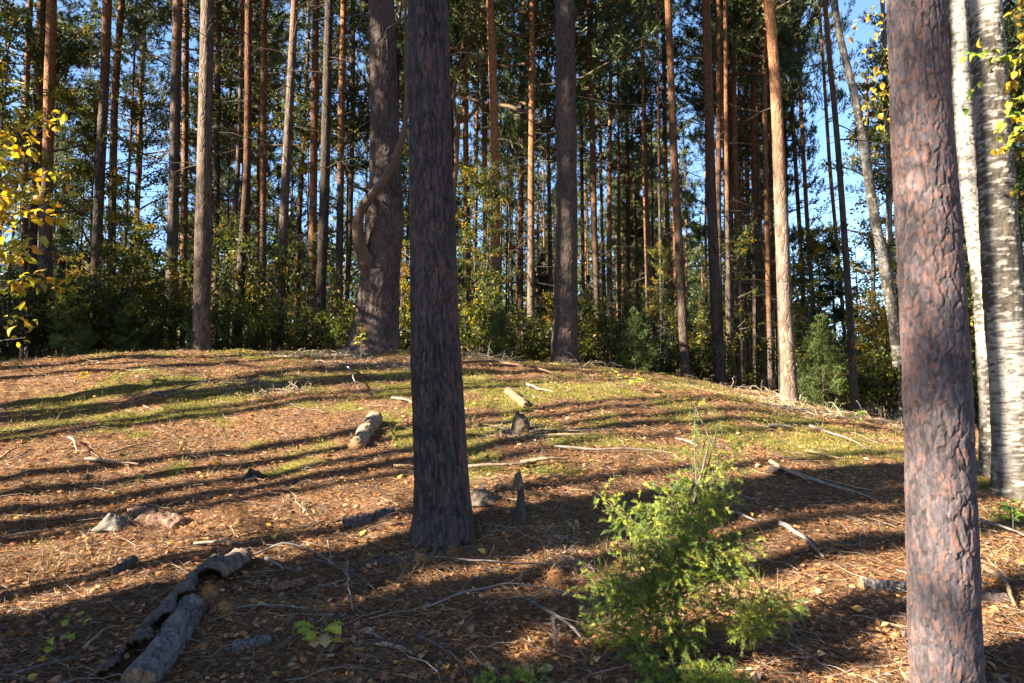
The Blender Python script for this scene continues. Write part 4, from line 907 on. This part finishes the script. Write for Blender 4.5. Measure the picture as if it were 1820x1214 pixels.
# ---------------------------------------------------------------- logs, stumps, bark and branches
def log(name, label, cat, ends, width, seed=0, ns=30, col=((.13, .10, .085), (.24, .19, .17)), lift=None, curve=0, taper=.9, rough=.22, group=None, depthz=.0, arc=None, npt=80, endlift=(0, 0), freq=(1.3, 14)):
    a = ground(*ends[0]); b_ = ground(*ends[1]); D = (a[1] + b_[1]) / 2; r = width / 2 / F_PX * D
    mid = (a + b_) / 2; t = np.linspace(0, 1, npt)[:, None]
    n_ = np.cross(b_ - a, [0, 0, 1.]); n_ = n_ / (np.linalg.norm(n_) + 1e-6)
    P = a * (1 - t) + b_ * t + n_ * curve * np.sin(t * math.pi)
    gz_ = tz(P[:, 0], P[:, 1], False); lft = r * .55 if lift is None else lift
    zc = np.interp(t[:, 0], [0, 1], [a[2] + endlift[0], b_[2] + endlift[1]]) * 1.0
    P[:, 2] = np.maximum(gz_, zc * 1.0 if (endlift[0] or endlift[1]) else gz_) + lft
    R_ = r * (1 + (taper - 1) * t[:, 0]) ; 
    v, q_ = tubes((P - mid)[None], R_[None], ns)
    ang = np.tile(np.arange(ns), npt); tt = np.repeat(t[:, 0] * np.linalg.norm(b_ - a), ns)
    wv = (fbm(ang / ns * 14, tt / max(r, .01) * 2, seed + 7, 3, 14) - .5) * 1.4; f1, f2, cid = voro(ang / ns * 13. + wv, tt / max(r, .01) * 1.25 + wv, seed, 13); e = np.clip((f2 - f1) / .22, 0, 1)
    nz_ = .45 * fbm(ang / ns * 7, tt / max(r, .01) * 1.0, seed, 2, 7) + .55 * fbm(ang / ns * 26, tt / max(r, .01) * 6, seed, 3, 26); cen = np.repeat(P - mid, ns, 0); h = np.clip(((e * .5 + nz_ * .8 + cid * .6) / 1.9 - .5) * 1.7 + .5, 0, 1)
    v = cen + (v - cen) * (1 + rough * (h - .5) * 2)[:, None]
    if arc is not None:      # a hollow shell of bark, open on one side
        sa = (ang / ns - arc[0]) % 1.0; keep = sa <= (arc[1] - arc[0]) + .16 * (fbm(tt * 9, tt * 0, seed + 2, 3) - .5) * 2; inner = cen + (v - cen) * .86
        f = q_; ok = keep[f].all(1) & ((sa[f].max(1) - sa[f].min(1)) < .2); f = f[ok]
        V = np.concatenate([v, inner]); F = np.concatenate([f, f[:, ::-1] + len(v)])
        from collections import Counter
        cnt = Counter(); 
        for q4 in f:
            for i in range(4): cnt[(int(q4[i]), int(q4[(i + 1) % 4]))] += 1
        rim = [(e_[1], e_[0], e_[0] + len(v), e_[1] + len(v)) for e_ in cnt if (e_[1], e_[0]) not in cnt]
        F = np.concatenate([F, np.array(rim)]); c = np.array(col[0]) + (np.array(col[1]) - np.array(col[0])) * np.clip(h, 0, 1)[:, None]
        C = np.concatenate([c, np.broadcast_to(np.array([[.085, .036, .024]]), c.shape)]); me = new_mesh(name, V, F, C, True, mats=[M_wood])
    else:
        caps = []; 
        for end in (0, npt - 1):
            ring = np.arange(ns) + end * ns; c0 = len(v); v = np.concatenate([v, [v[ring].mean(0) * 1.0]]); rr = np.roll(ring, -1)
            ring2 = c0 + 1 + np.arange(ns); rg_ = np.random.default_rng(seed + end); ax_ = norm(b_ - a) * (1 if end else -1)
            v = np.concatenate([v, v[ring] + ax_ * rg_.uniform(0, .25, (ns, 1)) * r]); rr2 = np.roll(ring2, -1)
            caps.append(np.stack([ring2, rr2, np.full(ns, c0)], -1) if end else np.stack([rr2, ring2, np.full(ns, c0)], -1))
            q_ = np.concatenate([q_, np.stack([ring, rr, rr2, ring2], -1) if end else np.stack([ring2, rr2, rr, ring], -1)])
        h = np.concatenate([h, np.full(len(v) - len(h), .5)]); c = np.array(col[0]) + (np.array(col[1]) - np.array(col[0])) * np.clip(h, 0, 1)[:, None]
        for end in (0, 1): c[npt * ns + end * (ns + 1): npt * ns + (end + 1) * (ns + 1)] = np.array([.24, .15, .09]) * np.random.default_rng(5).uniform(.5, 1.2, (ns + 1, 1))
        me = new_mesh(name, v, [np.concatenate(caps), q_], c, True, mats=[M_wood])
    o = link(name, me, None, tuple(mid), label=label, category=cat)
    if group: o['group'] = group
    return o
GREYB = ((.028, .023, .024), (.17, .142, .138)); TAN = ((.14, .095, .06), (.34, .235, .15)); PALE = ((.16, .125, .10), (.36, .28, .21)); DARKB = ((.03, .022, .022), (.10, .078, .072)); LICH = ((.08, .066, .060), (.28, .25, .235)); RED = ((.08, .04, .028), (.22, .12, .08))
log('log', 'short pale log lying in the sun left of the central pine', 'log', ((667, 752), (633, 800)), 27, 1, 28, ((.07, .05, .035), (.30, .22, .155)), rough=.2)
log('log', 'round grey barked log in front, the lower right of two at lower left', 'log', ((342, 1090), (245, 1228)), 50, 2, 56, GREYB, rough=.15, npt=150, lift=.03, taper=1.05)
log('rotten_log', 'hollow rotten dark log with a split open side behind the round grey log', 'log', ((405, 1010), (195, 1225)), 62, 3, 48, ((.022, .018, .017), (.13, .10, .09)), arc=(-.30, .24), rough=.3, npt=110, lift=.012)
log('bark_piece', 'humped curl of bark on the upper end of the rotten log', 'bark', ((375, 1040), (432, 1000)), 46, 4, 30, ((.05, .038, .032), (.19, .14, .115)), arc=(.02, .55), rough=.25, lift=.03)
log('bark_piece', 'small dark piece of bark right of the two logs', 'bark', ((415, 1158), (480, 1140)), 22, 5, 20, ((.05, .042, .044), (.15, .13, .135)), rough=.3, lift=.005)
log('bark_piece', 'dark bark slab on the litter at the left foot of the central pine', 'bark', ((610, 935), (700, 912)), 26, 6, 26, ((.04, .03, .032), (.11, .088, .09)), rough=.35, lift=-.012, npt=50)
log('bark_piece', 'reddish flat slab of bark beside the grey stump at left', 'bark', ((238, 918), (322, 934)), 38, 7, 30, ((.05, .027, .02), (.20, .12, .09)), rough=.4, lift=-.025, npt=40)
log('bark_piece', 'curved strip of dark bark left of the rotten log', 'bark', ((195, 1030), (240, 1003)), 20, 8, 20, DARKB, arc=(.0, .55), rough=.3)
log('bark_piece', 'curled brown bark scrap right of the rotten log', 'bark', ((480, 1058), (540, 1042)), 18, 9, 20, RED, arc=(.0, .6), rough=.4)
log('bark_piece', 'dark slab of bark in shade below left of the central pine', 'bark', ((640, 1010), (735, 995)), 16, 10, 22, DARKB, rough=.4, lift=-.006)
log('log', 'mossy buried log left of the right foreground pine', 'log', ((1530, 1046), (1612, 1052)), 22, 11, 20, GREYB, rough=.2)
log('log', 'dark rotting log right of the right foreground pine', 'log', ((1745, 1068), (1790, 1072)), 20, 12, 20, DARKB, rough=.2)
def sticks(items):
    for k, (lab, pts, wdt, col, lift) in enumerate(items):
        G = np.array([ground(px, py) for px, py in pts]); t = np.concatenate([[0], np.cumsum(np.linalg.norm(np.diff(G, axis=0), axis=1))]); T = np.linspace(0, t[-1], 24)
        P = np.stack([np.interp(T, t, G[:, j]) for j in range(3)], -1); rg = np.random.default_rng(1000 + k)
        P[:, 2] = tz(P[:, 0], P[:, 1], False) + lift * (1 + np.sin(T / T[-1] * 3.1)) + wdt / 2 / F_PX * P[:, 1]
        P[:, :2] += np.cumsum(rg.normal(0, .0035, (24, 2)), 0); P[1:-1] = (P[:-2] + 2 * P[1:-1] + P[2:]) / 4
        r = wdt * .8 / 2 / F_PX * P[:, 1] * np.linspace(1.1, .45, 24) * (1 + rg.normal(0, .07, 24)); mid = P.mean(0)
        parts = [tubes((P - mid)[None], r[None], 8)]
        for j in range(rg.integers(1, 4)):
            i = rg.integers(4, 22); d = (P[i] - P[i - 3]); d = d / (np.linalg.norm(d) + 1e-6) * .5 + rg.normal(0, .6, 3) * np.array([1, 1, .4]); l = rg.uniform(.05, .25) * min(1, T[-1]); s_ = np.linspace(0, 1, 6)
            parts.append(tubes(((P[i] - mid) + d * l * s_[:, None])[None], (r[i] * .5 * (1 - .7 * s_))[None], 5))
        pv = [(p[0], p[1], np.array(col[0]) + (np.array(col[1]) - np.array(col[0])) * rg.uniform(0, 1, (len(p[0]), 1))) for p in parts]
        V, F, C = join(pv); o = link('fallen_branch', new_mesh('fallen_branch', V, F, C, True, mats=[M_wood]), None, tuple(mid), label=lab, category='branch', group='fallen branches and sticks')
sticks([
 ('pale stick lying in the sun on the left of the slope', [(152, 822), (200, 830), (240, 832)], 8, PALE, .01),
 ('short pale stick leaning above the end of another at left', [(122, 788), (135, 815)], 6, PALE, .04),
 ('long thin branch curving above the pale stick at left', [(190, 812), (250, 800), (290, 790)], 5, TAN, .02),
 ('straight white edged stick above the rotten log', [(345, 973), (400, 972), (442, 971)], 7, PALE, .01),
 ('long kinked twig running right from the hump of bark', [(445, 1000), (500, 978), (560, 1000), (620, 1035)], 4, LICH, .03),
 ('short broken white stick right of the rotten log', [(474, 1000), (508, 1020)], 9, LICH, .01),
 ('straight pale twig right of the round grey log', [(420, 1090), (480, 1092), (545, 1090)], 5, LICH, .02),
 ('slender curving pale branch across the front centre', [(755, 1098), (820, 1085), (900, 1070), (980, 1075), (1050, 1082)], 5, LICH, .05),
 ('forked twig standing in the litter at front centre', [(618, 1010), (622, 1060), (632, 1095)], 5, LICH, .03),
 ('twig crossing the forked one at front centre', [(560, 1005), (620, 1035), (665, 1060)], 4, GREYB, .03),
 ('dark crooked branch left of the juniper foot', [(942, 1080), (968, 1105), (1010, 1130), (1040, 1155)], 10, GREYB, .03),
 ('steep forked grey branch by the juniper foot', [(985, 1115), (992, 1150), (1000, 1175)], 11, GREYB, .03),
 ('thin dark branch running right below the central pine', [(740, 998), (830, 1008), (930, 1012), (1010, 1015)], 5, GREYB, .02),
 ('lichen white branch slanting through the right foreground', [(1385, 938), (1430, 965), (1470, 1000)], 12, LICH, .01),
 ('thin grey branch behind the juniper top, right side', [(1300, 915), (1345, 935)], 7, LICH, .01),
 ('long pale branch lying down the right slope', [(1400, 845), (1470, 870), (1545, 893)], 9, LICH, .01),
 ('shorter branch above left of the long pale one on the right slope', [(1370, 828), (1400, 850), (1430, 862)], 9, TAN, .02),
 ('thin stick low in the right foreground', [(1395, 1145), (1430, 1165), (1480, 1200)], 5, LICH, .01),
 ('curved tan branch at the right edge', [(1750, 1020), (1785, 1050), (1808, 1090)], 12, TAN, .02),
 ('grey branch lying right of the foreground pine', [(1738, 930), (1780, 948), (1830, 965)], 7, LICH, .02),
 ('brown branch on the crest right of the central pine', [(822, 650), (880, 651), (930, 659), (990, 672)], 6, RED, .03),
 ('forked pale branch on the crest behind the sawn stub', [(936, 688), (960, 700), (985, 702)], 6, PALE, .02),
 ('thin straight stick in the shadow band right of centre', [(950, 780), (1010, 779), (1060, 778)], 6, PALE, .01),
 ('long dark stick above the shadow band right of centre', [(940, 773), (1020, 775), (1100, 772)], 4, GREYB, .02),
 ('branch running right from the branch pile', [(985, 800), (1060, 810), (1180, 810)], 5, LICH, .02),
 ('stout stick of the branch pile, upper one', [(925, 833), (970, 829), (1012, 826)], 11, TAN, .02),
 ('stout stick of the branch pile, lower one', [(830, 838), (900, 838), (945, 830)], 8, PALE, .02),
 ('short stick of the branch pile, front one', [(960, 857), (1000, 852)], 8, TAN, .01),
 ('white stick left of the central pine', [(696, 712), (720, 716), (736, 722)], 6, PALE, .01),
 ('pale stick at the left foot of the central pine', [(700, 835), (738, 836)], 8, TAN, .01),
 ('thin stick on the right slope under the sunlit pale pine', [(1240, 800), (1200, 785)], 5, PALE, .02),
 ('bright stick among moss on the right slope', [(1365, 762), (1415, 768)], 8, PALE, .01),
 ('thin branch slanting down the right slope', [(1440, 762), (1500, 785), (1540, 805)], 5, LICH, .02),
 ('stick behind the long pale branch on the right slope', [(1430, 805), (1500, 820)], 5, TAN, .01),
 ('thin upright twig on the left of the slope', [(618, 660), (630, 700), (640, 712)], 4, LICH, .05),
 ('slanting branch in the left shadow band', [(270, 705), (320, 700), (385, 680)], 6, GREYB, .02),
 ('forked branch in the left shadow band', [(275, 708), (300, 712), (345, 700)], 6, GREYB, .02),
 ('thin stick at the far left edge of the slope', [(0, 822), (30, 805), (45, 800)], 5, TAN, .02),
 ('pale stick at the left edge of the lower sunlit band', [(0, 962), (50, 955), (85, 948)], 5, PALE, .01),
 ('brown stick left of the rotten log', [(150, 1165), (190, 1135), (220, 1120)], 7, TAN, .02),
 ('long stick in the lower left corner', [(10, 1214), (90, 1195), (150, 1175)], 7, GREYB, .02),
 ('short stick above the oak seedling', [(640, 1130), (680, 1145)], 7, LICH, .01),
 ('white bark covered stick right of the oak seedling', [(675, 1152), (725, 1166)], 11, PALE, .005),
 ('brown thin branch at the bottom centre', [(740, 1140), (800, 1180), (840, 1214)], 5, GREYB, .02),
])
# stumps
def stump(px, py, wpx, hpx, label, col, seed=0, name='stump', pointy=.5, lean=(0, 0)):
    g = ground(px, py); D = g[1]; r = wpx / 2 / F_PX * D; h = hpx / F_PX * D; ns = 36; nz_ = 26
    a = np.arange(ns) / ns * 2 * math.pi; z = np.linspace(-.03, 1, nz_); A, Z = np.meshgrid(a, z)
    top = 1 - pointy * (.55 * (.5 + .5 * np.cos(A - seed)) + .9 * fbm(A / (2 * math.pi) * 9, A * 0, seed, 3, 9) - .2); H = np.clip(Z, -.1, 1) * h * top
    RR = r * (1.3 - .75 * np.clip(Z, 0, 1) ** .8) * (1 + .75 * (fbm(A / (2 * math.pi) * 9, Z * 1.6, seed + 1, 4, 9) - .5))
    V = np.stack([RR * np.sin(A) + lean[0] * H, -RR * np.cos(A) + lean[1] * H, H], -1); id_ = np.arange(nz_ * ns).reshape(nz_, ns); nx = np.roll(id_, -1, 1)
    Qd = np.stack([id_[:-1], nx[:-1], nx[1:], id_[1:]], -1).reshape(-1, 4); V = V.reshape(-1, 3); tc_ = V[-ns:].mean(0); tc_[2] -= h * .12
    cn = len(V); V = np.concatenate([V, [tc_]]); cap = np.stack([id_[-1], nx[-1], np.full(ns, cn)], -1)
    n_ = fbm(A / (2 * math.pi) * 16, Z * 5, seed + 4, 3, 16).reshape(-1, 1); C = (np.array(col[0]) + (np.array(col[1]) - np.array(col[0])) * n_ ** 1.3) * .5; C = np.concatenate([C, [[.20, .12, .08]]])
    link(name, new_mesh(name, V, [cap, Qd], C, True, mats=[M_wood]), None, tuple(g), label=label, category='stump')
stump(203, 936, 46, 36, 'small pointed grey rotten stump left of the reddish bark slab', ((.12, .11, .10), (.36, .33, .31)), 3, pointy=.7)
stump(852, 893, 50, 34, 'grey broken stump touching the right foot of the central pine', ((.14, .11, .09), (.40, .32, .26)), 5, pointy=.5, lean=(-.3, 0))
stump(926, 768, 36, 42, 'rotten stump in the sun right of the central pine', ((.08, .06, .045), (.28, .21, .15)), 7, pointy=.6)
stump(926, 925, 18, 60, 'narrow dark rotten post in the shade right of the central pine', ((.07, .06, .05), (.20, .17, .15)), 9, pointy=.3)
stump(920, 866, 20, 34, 'narrow splintered post below the branch pile', ((.16, .12, .09), (.42, .32, .24)), 11, pointy=.4)
stump(152, 0 + 850, 14, 8, 'dark low knob of wood in the sunlit litter at left', DARKB, 12, pointy=.4)
stump(1380, 838, 34, 14, 'dark broken lump of wood on the right slope', DARKB, 13, pointy=.5)
stump(452, 850, 34, 18, 'low dark rooty lump on the left slope', DARKB, 14, pointy=.6)
p_ = ground(926, 745); s_o = log('sawn_branch', 'sawn reddish branch stub leaning on the sunlit rotten stump', 'branch', ((903, 700), (935, 726)), 15, 31, 18, ((.07, .045, .03), (.22, .14, .09)), rough=.16, lift=.03)

# dry brushwood tangles along the crest
def brush(px, py, wpx, hm, n, label, seed, col=((.12, .09, .065), (.34, .27, .20)), rad=.006):
    n = int(n * 1.7); hm = hm * 1.15
    g = ground(px, py); rg = np.random.default_rng(seed); w_ = wpx / F_PX * g[1]
    b = np.stack([rg.uniform(-.5, .5, n) * w_, rg.uniform(-.3, .3, n), np.zeros(n)], -1); d = norm(rg.normal(size=(n, 3)) * np.array([1.2, .8, .6])); d[:, 2] = np.abs(d[:, 2])
    L = rg.uniform(.3, 1, n) * hm * 2; s = np.linspace(0, 1, 7); P = b[:, None] + d[:, None] * (L[:, None] * s)[:, :, None]; P[:, :, 2] -= (L[:, None] * .45 * s ** 2); P += rg.normal(0, .012, P.shape)
    gg = tz(P[:, :, 0] + g[0], P[:, :, 1] + g[1], False) - g[2]; P[:, :, 2] = np.maximum(P[:, :, 2] + gg * .9, gg + .006)
    v, q_ = tubes(P, rad * rg.uniform(.5, 1.3, (n, 1)) * (1 - .7 * s), 3); k = rg.uniform(0, 1, (n, 1)); c = np.repeat(np.array(col[0]) + (np.array(col[1]) - np.array(col[0])) * k, 21, 0)
    link('brushwood', new_mesh('brushwood', v, q_, c, mats=[M_wood]), None, tuple(g), label=label, category='brushwood')
brush(860, 640, 90, .32, 130, 'tangled dry brushwood hump right of the central pine on the crest', 1)
brush(470, 690, 150, .22, 110, 'dry brushwood tangle in the shade on the crest at left centre', 2)
brush(680, 650, 190, .2, 140, 'long low brushwood tangle at the feet of the old pine', 3)
brush(560, 632, 170, .16, 120, 'sunlit thin twigs along the crest left of the old pine', 4, ((.3, .24, .18), (.5, .42, .33)))
brush(1330, 690, 190, .22, 120, 'dry twigs in front of the row of pines on the right crest', 5, ((.28, .21, .15), (.48, .38, .28)))
brush(1420, 730, 130, .2, 110, 'dry grass and twigs around the foot of the sunlit pale pine', 6, ((.32, .26, .18), (.52, .43, .31)))
brush(930, 770, 90, .13, 60, 'small twig tangle around the sunlit rotten stump', 7)
brush(1035, 635, 80, .3, 50, 'bare dry shrub right of the thick crest pine', 8)
brush(1560, 750, 110, .25, 70, 'dark twig tangle between leaning pine and foreground pine', 9)
brush(1000, 975, 90, .07, 80, 'small sunlit tuft of dry stems right of the central pine foot', 10, ((.34, .24, .17), (.55, .42, .33)), .0022)
brush(560, 1075, 120, .08, 60, 'thin twig tangle left of the forked twig in front', 12, rad=.0025)
def tuft(px, py, label, n, L, col, seed, name='needle_tuft', cat='pine twig', lift=.03, spread=.9):
    g = ground(px, py); rg = np.random.default_rng(seed); d = norm(rg.normal(size=(n, 3)) * spread + np.array([.6, -.5, -.1]))
    v, f = blades(np.zeros((n, 3)) + rg.normal(0, .012, (n, 3)) + np.array([0, 0, lift]), d, rg.uniform(.6, 1.1, n) * L, .0024, rg)
    link(name, new_mesh(name, v, f, np.repeat(pick(col, n, 1, rg), 3, 0), mats=[M_straw]), None, tuple(g), label=label, category=cat)
OR = [(.42, .20, .08), (.34, .17, .08), (.5, .3, .14)]
tuft(368, 1085, 'dead orange needled pine twig on the end of the round grey log', 260, .085, OR, 1, lift=.12)
tuft(398, 1100, 'second dead orange needle bunch right of the log end', 200, .08, OR, 2, lift=.07)
tuft(745, 1000, 'fan of dead orange needles below the central pine', 160, .09, OR, 3)
tuft(800, 985, 'spray of long orange needles at the right foot of the central pine', 160, .09, OR, 4)
tuft(980, 1045, 'hanging bunch of rusty needles left of the juniper', 220, .10, OR, 5, lift=.08)

# ---------------------------------------------------------------- litter on the forest floor
def scatter(n, y0, y1, rg, power=1.0, wx=.95):
    Y = y0 * (y1 / y0) ** rg.uniform(0, 1, n) ** power; X = rg.uniform(-1, 1, n) * (Y * wx + .5)
    return X, Y
rg = np.random.default_rng(55)
X, Y = scatter(540000, 2.5, 14.5, rg)
mm = mossmask(X, Y); keep = rg.uniform(size=len(X)) > mm * .72; X, Y = X[keep], Y[keep]; n = len(X)
Z = tz(X, Y) + rg.uniform(0, .016, n) * (.6 + .1 * Y)
az = rg.uniform(0, 6.28, n); D = np.stack([np.cos(az), np.sin(az), rg.normal(.05, .24, n)], -1)
cl = fbm(X * 2.2, Y * 2.2, 77, 3)
Lc = pick([(.42, .20, .08), (.27, .118, .05), (.54, .33, .15), (.08, .043, .027), (.38, .27, .155)], n, 1, rg, .35, [.25, .25, .12, .30, .08]) * (.45 + .95 * cl)[:, None]
v, f = blades(np.stack([X, Y, Z], -1), D, rg.uniform(.035, .080, n), .0023 * (Y / 4) ** .75, rg)
o = link('needle_litter', new_mesh('needle_litter', v, f, np.repeat(Lc, 3, 0), mats=[M_straw]), kind='stuff', label='brown fallen pine needles')
X, Y = scatter(38000, 2.5, 15, rg); mm = mossmask(X, Y); keep = rg.uniform(size=len(X)) > mm * .6; X, Y = X[keep], Y[keep]; n = len(X)
Z = tz(X, Y) + rg.uniform(.002, .024, n)
az = rg.uniform(0, 6.28, n); D = np.stack([np.cos(az), np.sin(az), rg.normal(0, .28, n)], -1)
def flatleaves(P, D, L, W, rg):
    n = len(P); D = norm(D); up = norm(np.array([0, 0, 1.]) + rg.normal(size=(n, 3)) * .38); s = norm(np.cross(D, up)); u = np.cross(s, D)
    L = L[:, None]; W = W[:, None]; cu = rg.uniform(-.1, .35, (n, 1))
    V = np.stack([P, P + D * L * .35 - s * W * .5 + u * W * cu, P + D * L * .75 - s * W * .36 + u * W * cu, P + D * L + u * L * cu * .5, P + D * L * .75 + s * W * .36 + u * W * cu, P + D * L * .35 + s * W * .5 + u * W * cu * 1.3], 1).reshape(-1, 3)
    b = (np.arange(n) * 6)[:, None]; return V, np.concatenate([b + np.array([[0, 5, 1]]), b + np.array([[1, 5, 4]]), b + np.array([[1, 4, 2]]), b + np.array([[2, 4, 3]])])
LC = [(.36, .165, .07), (.24, .105, .05), (.42, .23, .11), (.11, .06, .045), (.50, .35, .20), (.52, .29, .05), (.22, .165, .15)]
L_ = rg.uniform(.018, .052, n)
v, f = flatleaves(np.stack([X, Y, Z], -1), D, L_, L_ * rg.uniform(.5, .85, n), rg)
link('leaf_litter', new_mesh('leaf_litter', v, f, np.repeat(pick(LC, n, 1, rg, .3, [.33, .25, .14, .14, .04, .04, .06]), 6, 0), mats=[M_litterleaf]), kind='stuff', label='small dry leaves and bark flakes')
# the largest fallen leaves, one by one
FL = [leaf_shape('fallen_leaf', .055, .045, c, cu, 60 + k, M_litterleaf) for k, (c, cu) in enumerate([((.42, .21, .10), .3), ((.58, .34, .06), .2), ((.34, .17, .10), .4), ((.50, .31, .17), .25), ((.60, .42, .08), .15)])]
FN = ['curled rusty brown leaf lying on the foreground litter', 'orange yellow birch leaf lying on the foreground litter', 'dull dark brown leaf lying on the foreground litter', 'pale tan dry leaf lying on the foreground litter', 'clear yellow leaf lying on the foreground litter']
FG = ['rusty fallen leaves', 'orange fallen leaves', 'dark brown fallen leaves', 'tan fallen leaves', 'yellow fallen leaves']
X, Y = scatter(270, 2.9, 8.5, rg, 1.1, .74)
for x, y in zip(X, Y):
    k = int(rg.choice(5, p=[.34, .18, .24, .16, .08])); o = link('fallen_leaf', FL[k], None, (x, y, float(tz(x, y)) + .018), label=FN[k], category='leaf', group=FG[k])
    o.rotation_euler = (rg.normal(0, .35), rg.normal(0, .35), rg.uniform(0, 6.28)); s = rg.uniform(.7, 1.35); o.scale = (s, s, s)
# small twigs
X, Y = scatter(10500, 2.6, 15, rg); n = len(X); az = rg.uniform(0, 6.28, n); K = 5; s = np.linspace(-.5, .5, K); L_ = .06 + .42 * rg.uniform(0, 1, n) ** 2.0 * (.7 + .06 * Y)
P = np.stack([X, Y, 0 * X], -1)[:, None] + np.stack([np.cos(az), np.sin(az), 0 * az], -1)[:, None] * (L_[:, None] * s)[:, :, None]
P[:, :, :2] += rg.normal(0, .012, (n, K, 2)) * L_[:, None, None] * 4
P[:, :, 2] = tz(P[:, :, 0], P[:, :, 1], False) + rg.uniform(.008, .03, (n, 1)) + np.abs(rg.normal(0, .012, (n, K)))
v, f = tubes(P, (.0013 + .005 * L_ * rg.uniform(.3, 1, n) ** 1.5)[:, None] * np.linspace(1, .6, K), 4)
link('twig_litter', new_mesh('twig_litter', v, f, np.repeat(pick([(.13, .09, .07), (.26, .195, .15), (.07, .05, .04), (.38, .32, .26)], n, 1, rg, .25, [.4, .23, .31, .06]), K * 4, 0), mats=[M_wood]), kind='stuff', label='small dry twigs')
# moss
X, Y = scatter(420000, 5.0, 15, rg, .8); mm = mossmask(X, Y); keep = rg.uniform(size=len(X)) < np.clip(mm - .15, 0, 1) * .62; X, Y = X[keep], Y[keep]; n = len(X)
cush = fbm(X * 5, Y * 5, 91, 2); Z = tz(X, Y) + (cush - .30) * .09
D = np.stack([rg.normal(0, .5, n), rg.normal(0, .5, n), np.ones(n)], -1)
v, f = blades(np.stack([X, Y, Z], -1), D, rg.uniform(.014, .036, n), .0060 * (Y / 8), rg)
mc = pick([(.12, .115, .020), (.22, .185, .035), (.32, .25, .07), (.07, .08, .02)], n, 1, rg, .25) * (.6 + .8 * cush)[:, None]
link('moss', new_mesh('moss', v, f, np.repeat(mc, 3, 0), mats=[M_moss]), kind='stuff', label='yellow green moss cushions')
print('moss blades', n)
# sparse grass blades
X, Y = scatter(2600, 4, 14, rg); cl = fbm(X * .9, Y * .9, 120, 2) > .52; X, Y = X[cl], Y[cl]; X = np.repeat(X, 5) + rg.normal(0, .03, 5 * len(X)); Y = np.repeat(Y, 5) + rg.normal(0, .03, len(X)); n = len(X)
v, f = blades(np.stack([X, Y, tz(X, Y)], -1), np.stack([rg.normal(0, .5, n), rg.normal(0, .5, n), np.ones(n)], -1), rg.uniform(.05, .16, n), .003, rg)
link('grass', new_mesh('grass', v, f, np.repeat(pick([(.14, .17, .04), (.32, .26, .12), (.42, .34, .19)], n, 1, rg), 3, 0), mats=[M_straw]), kind='stuff', label='sparse dry grass blades')
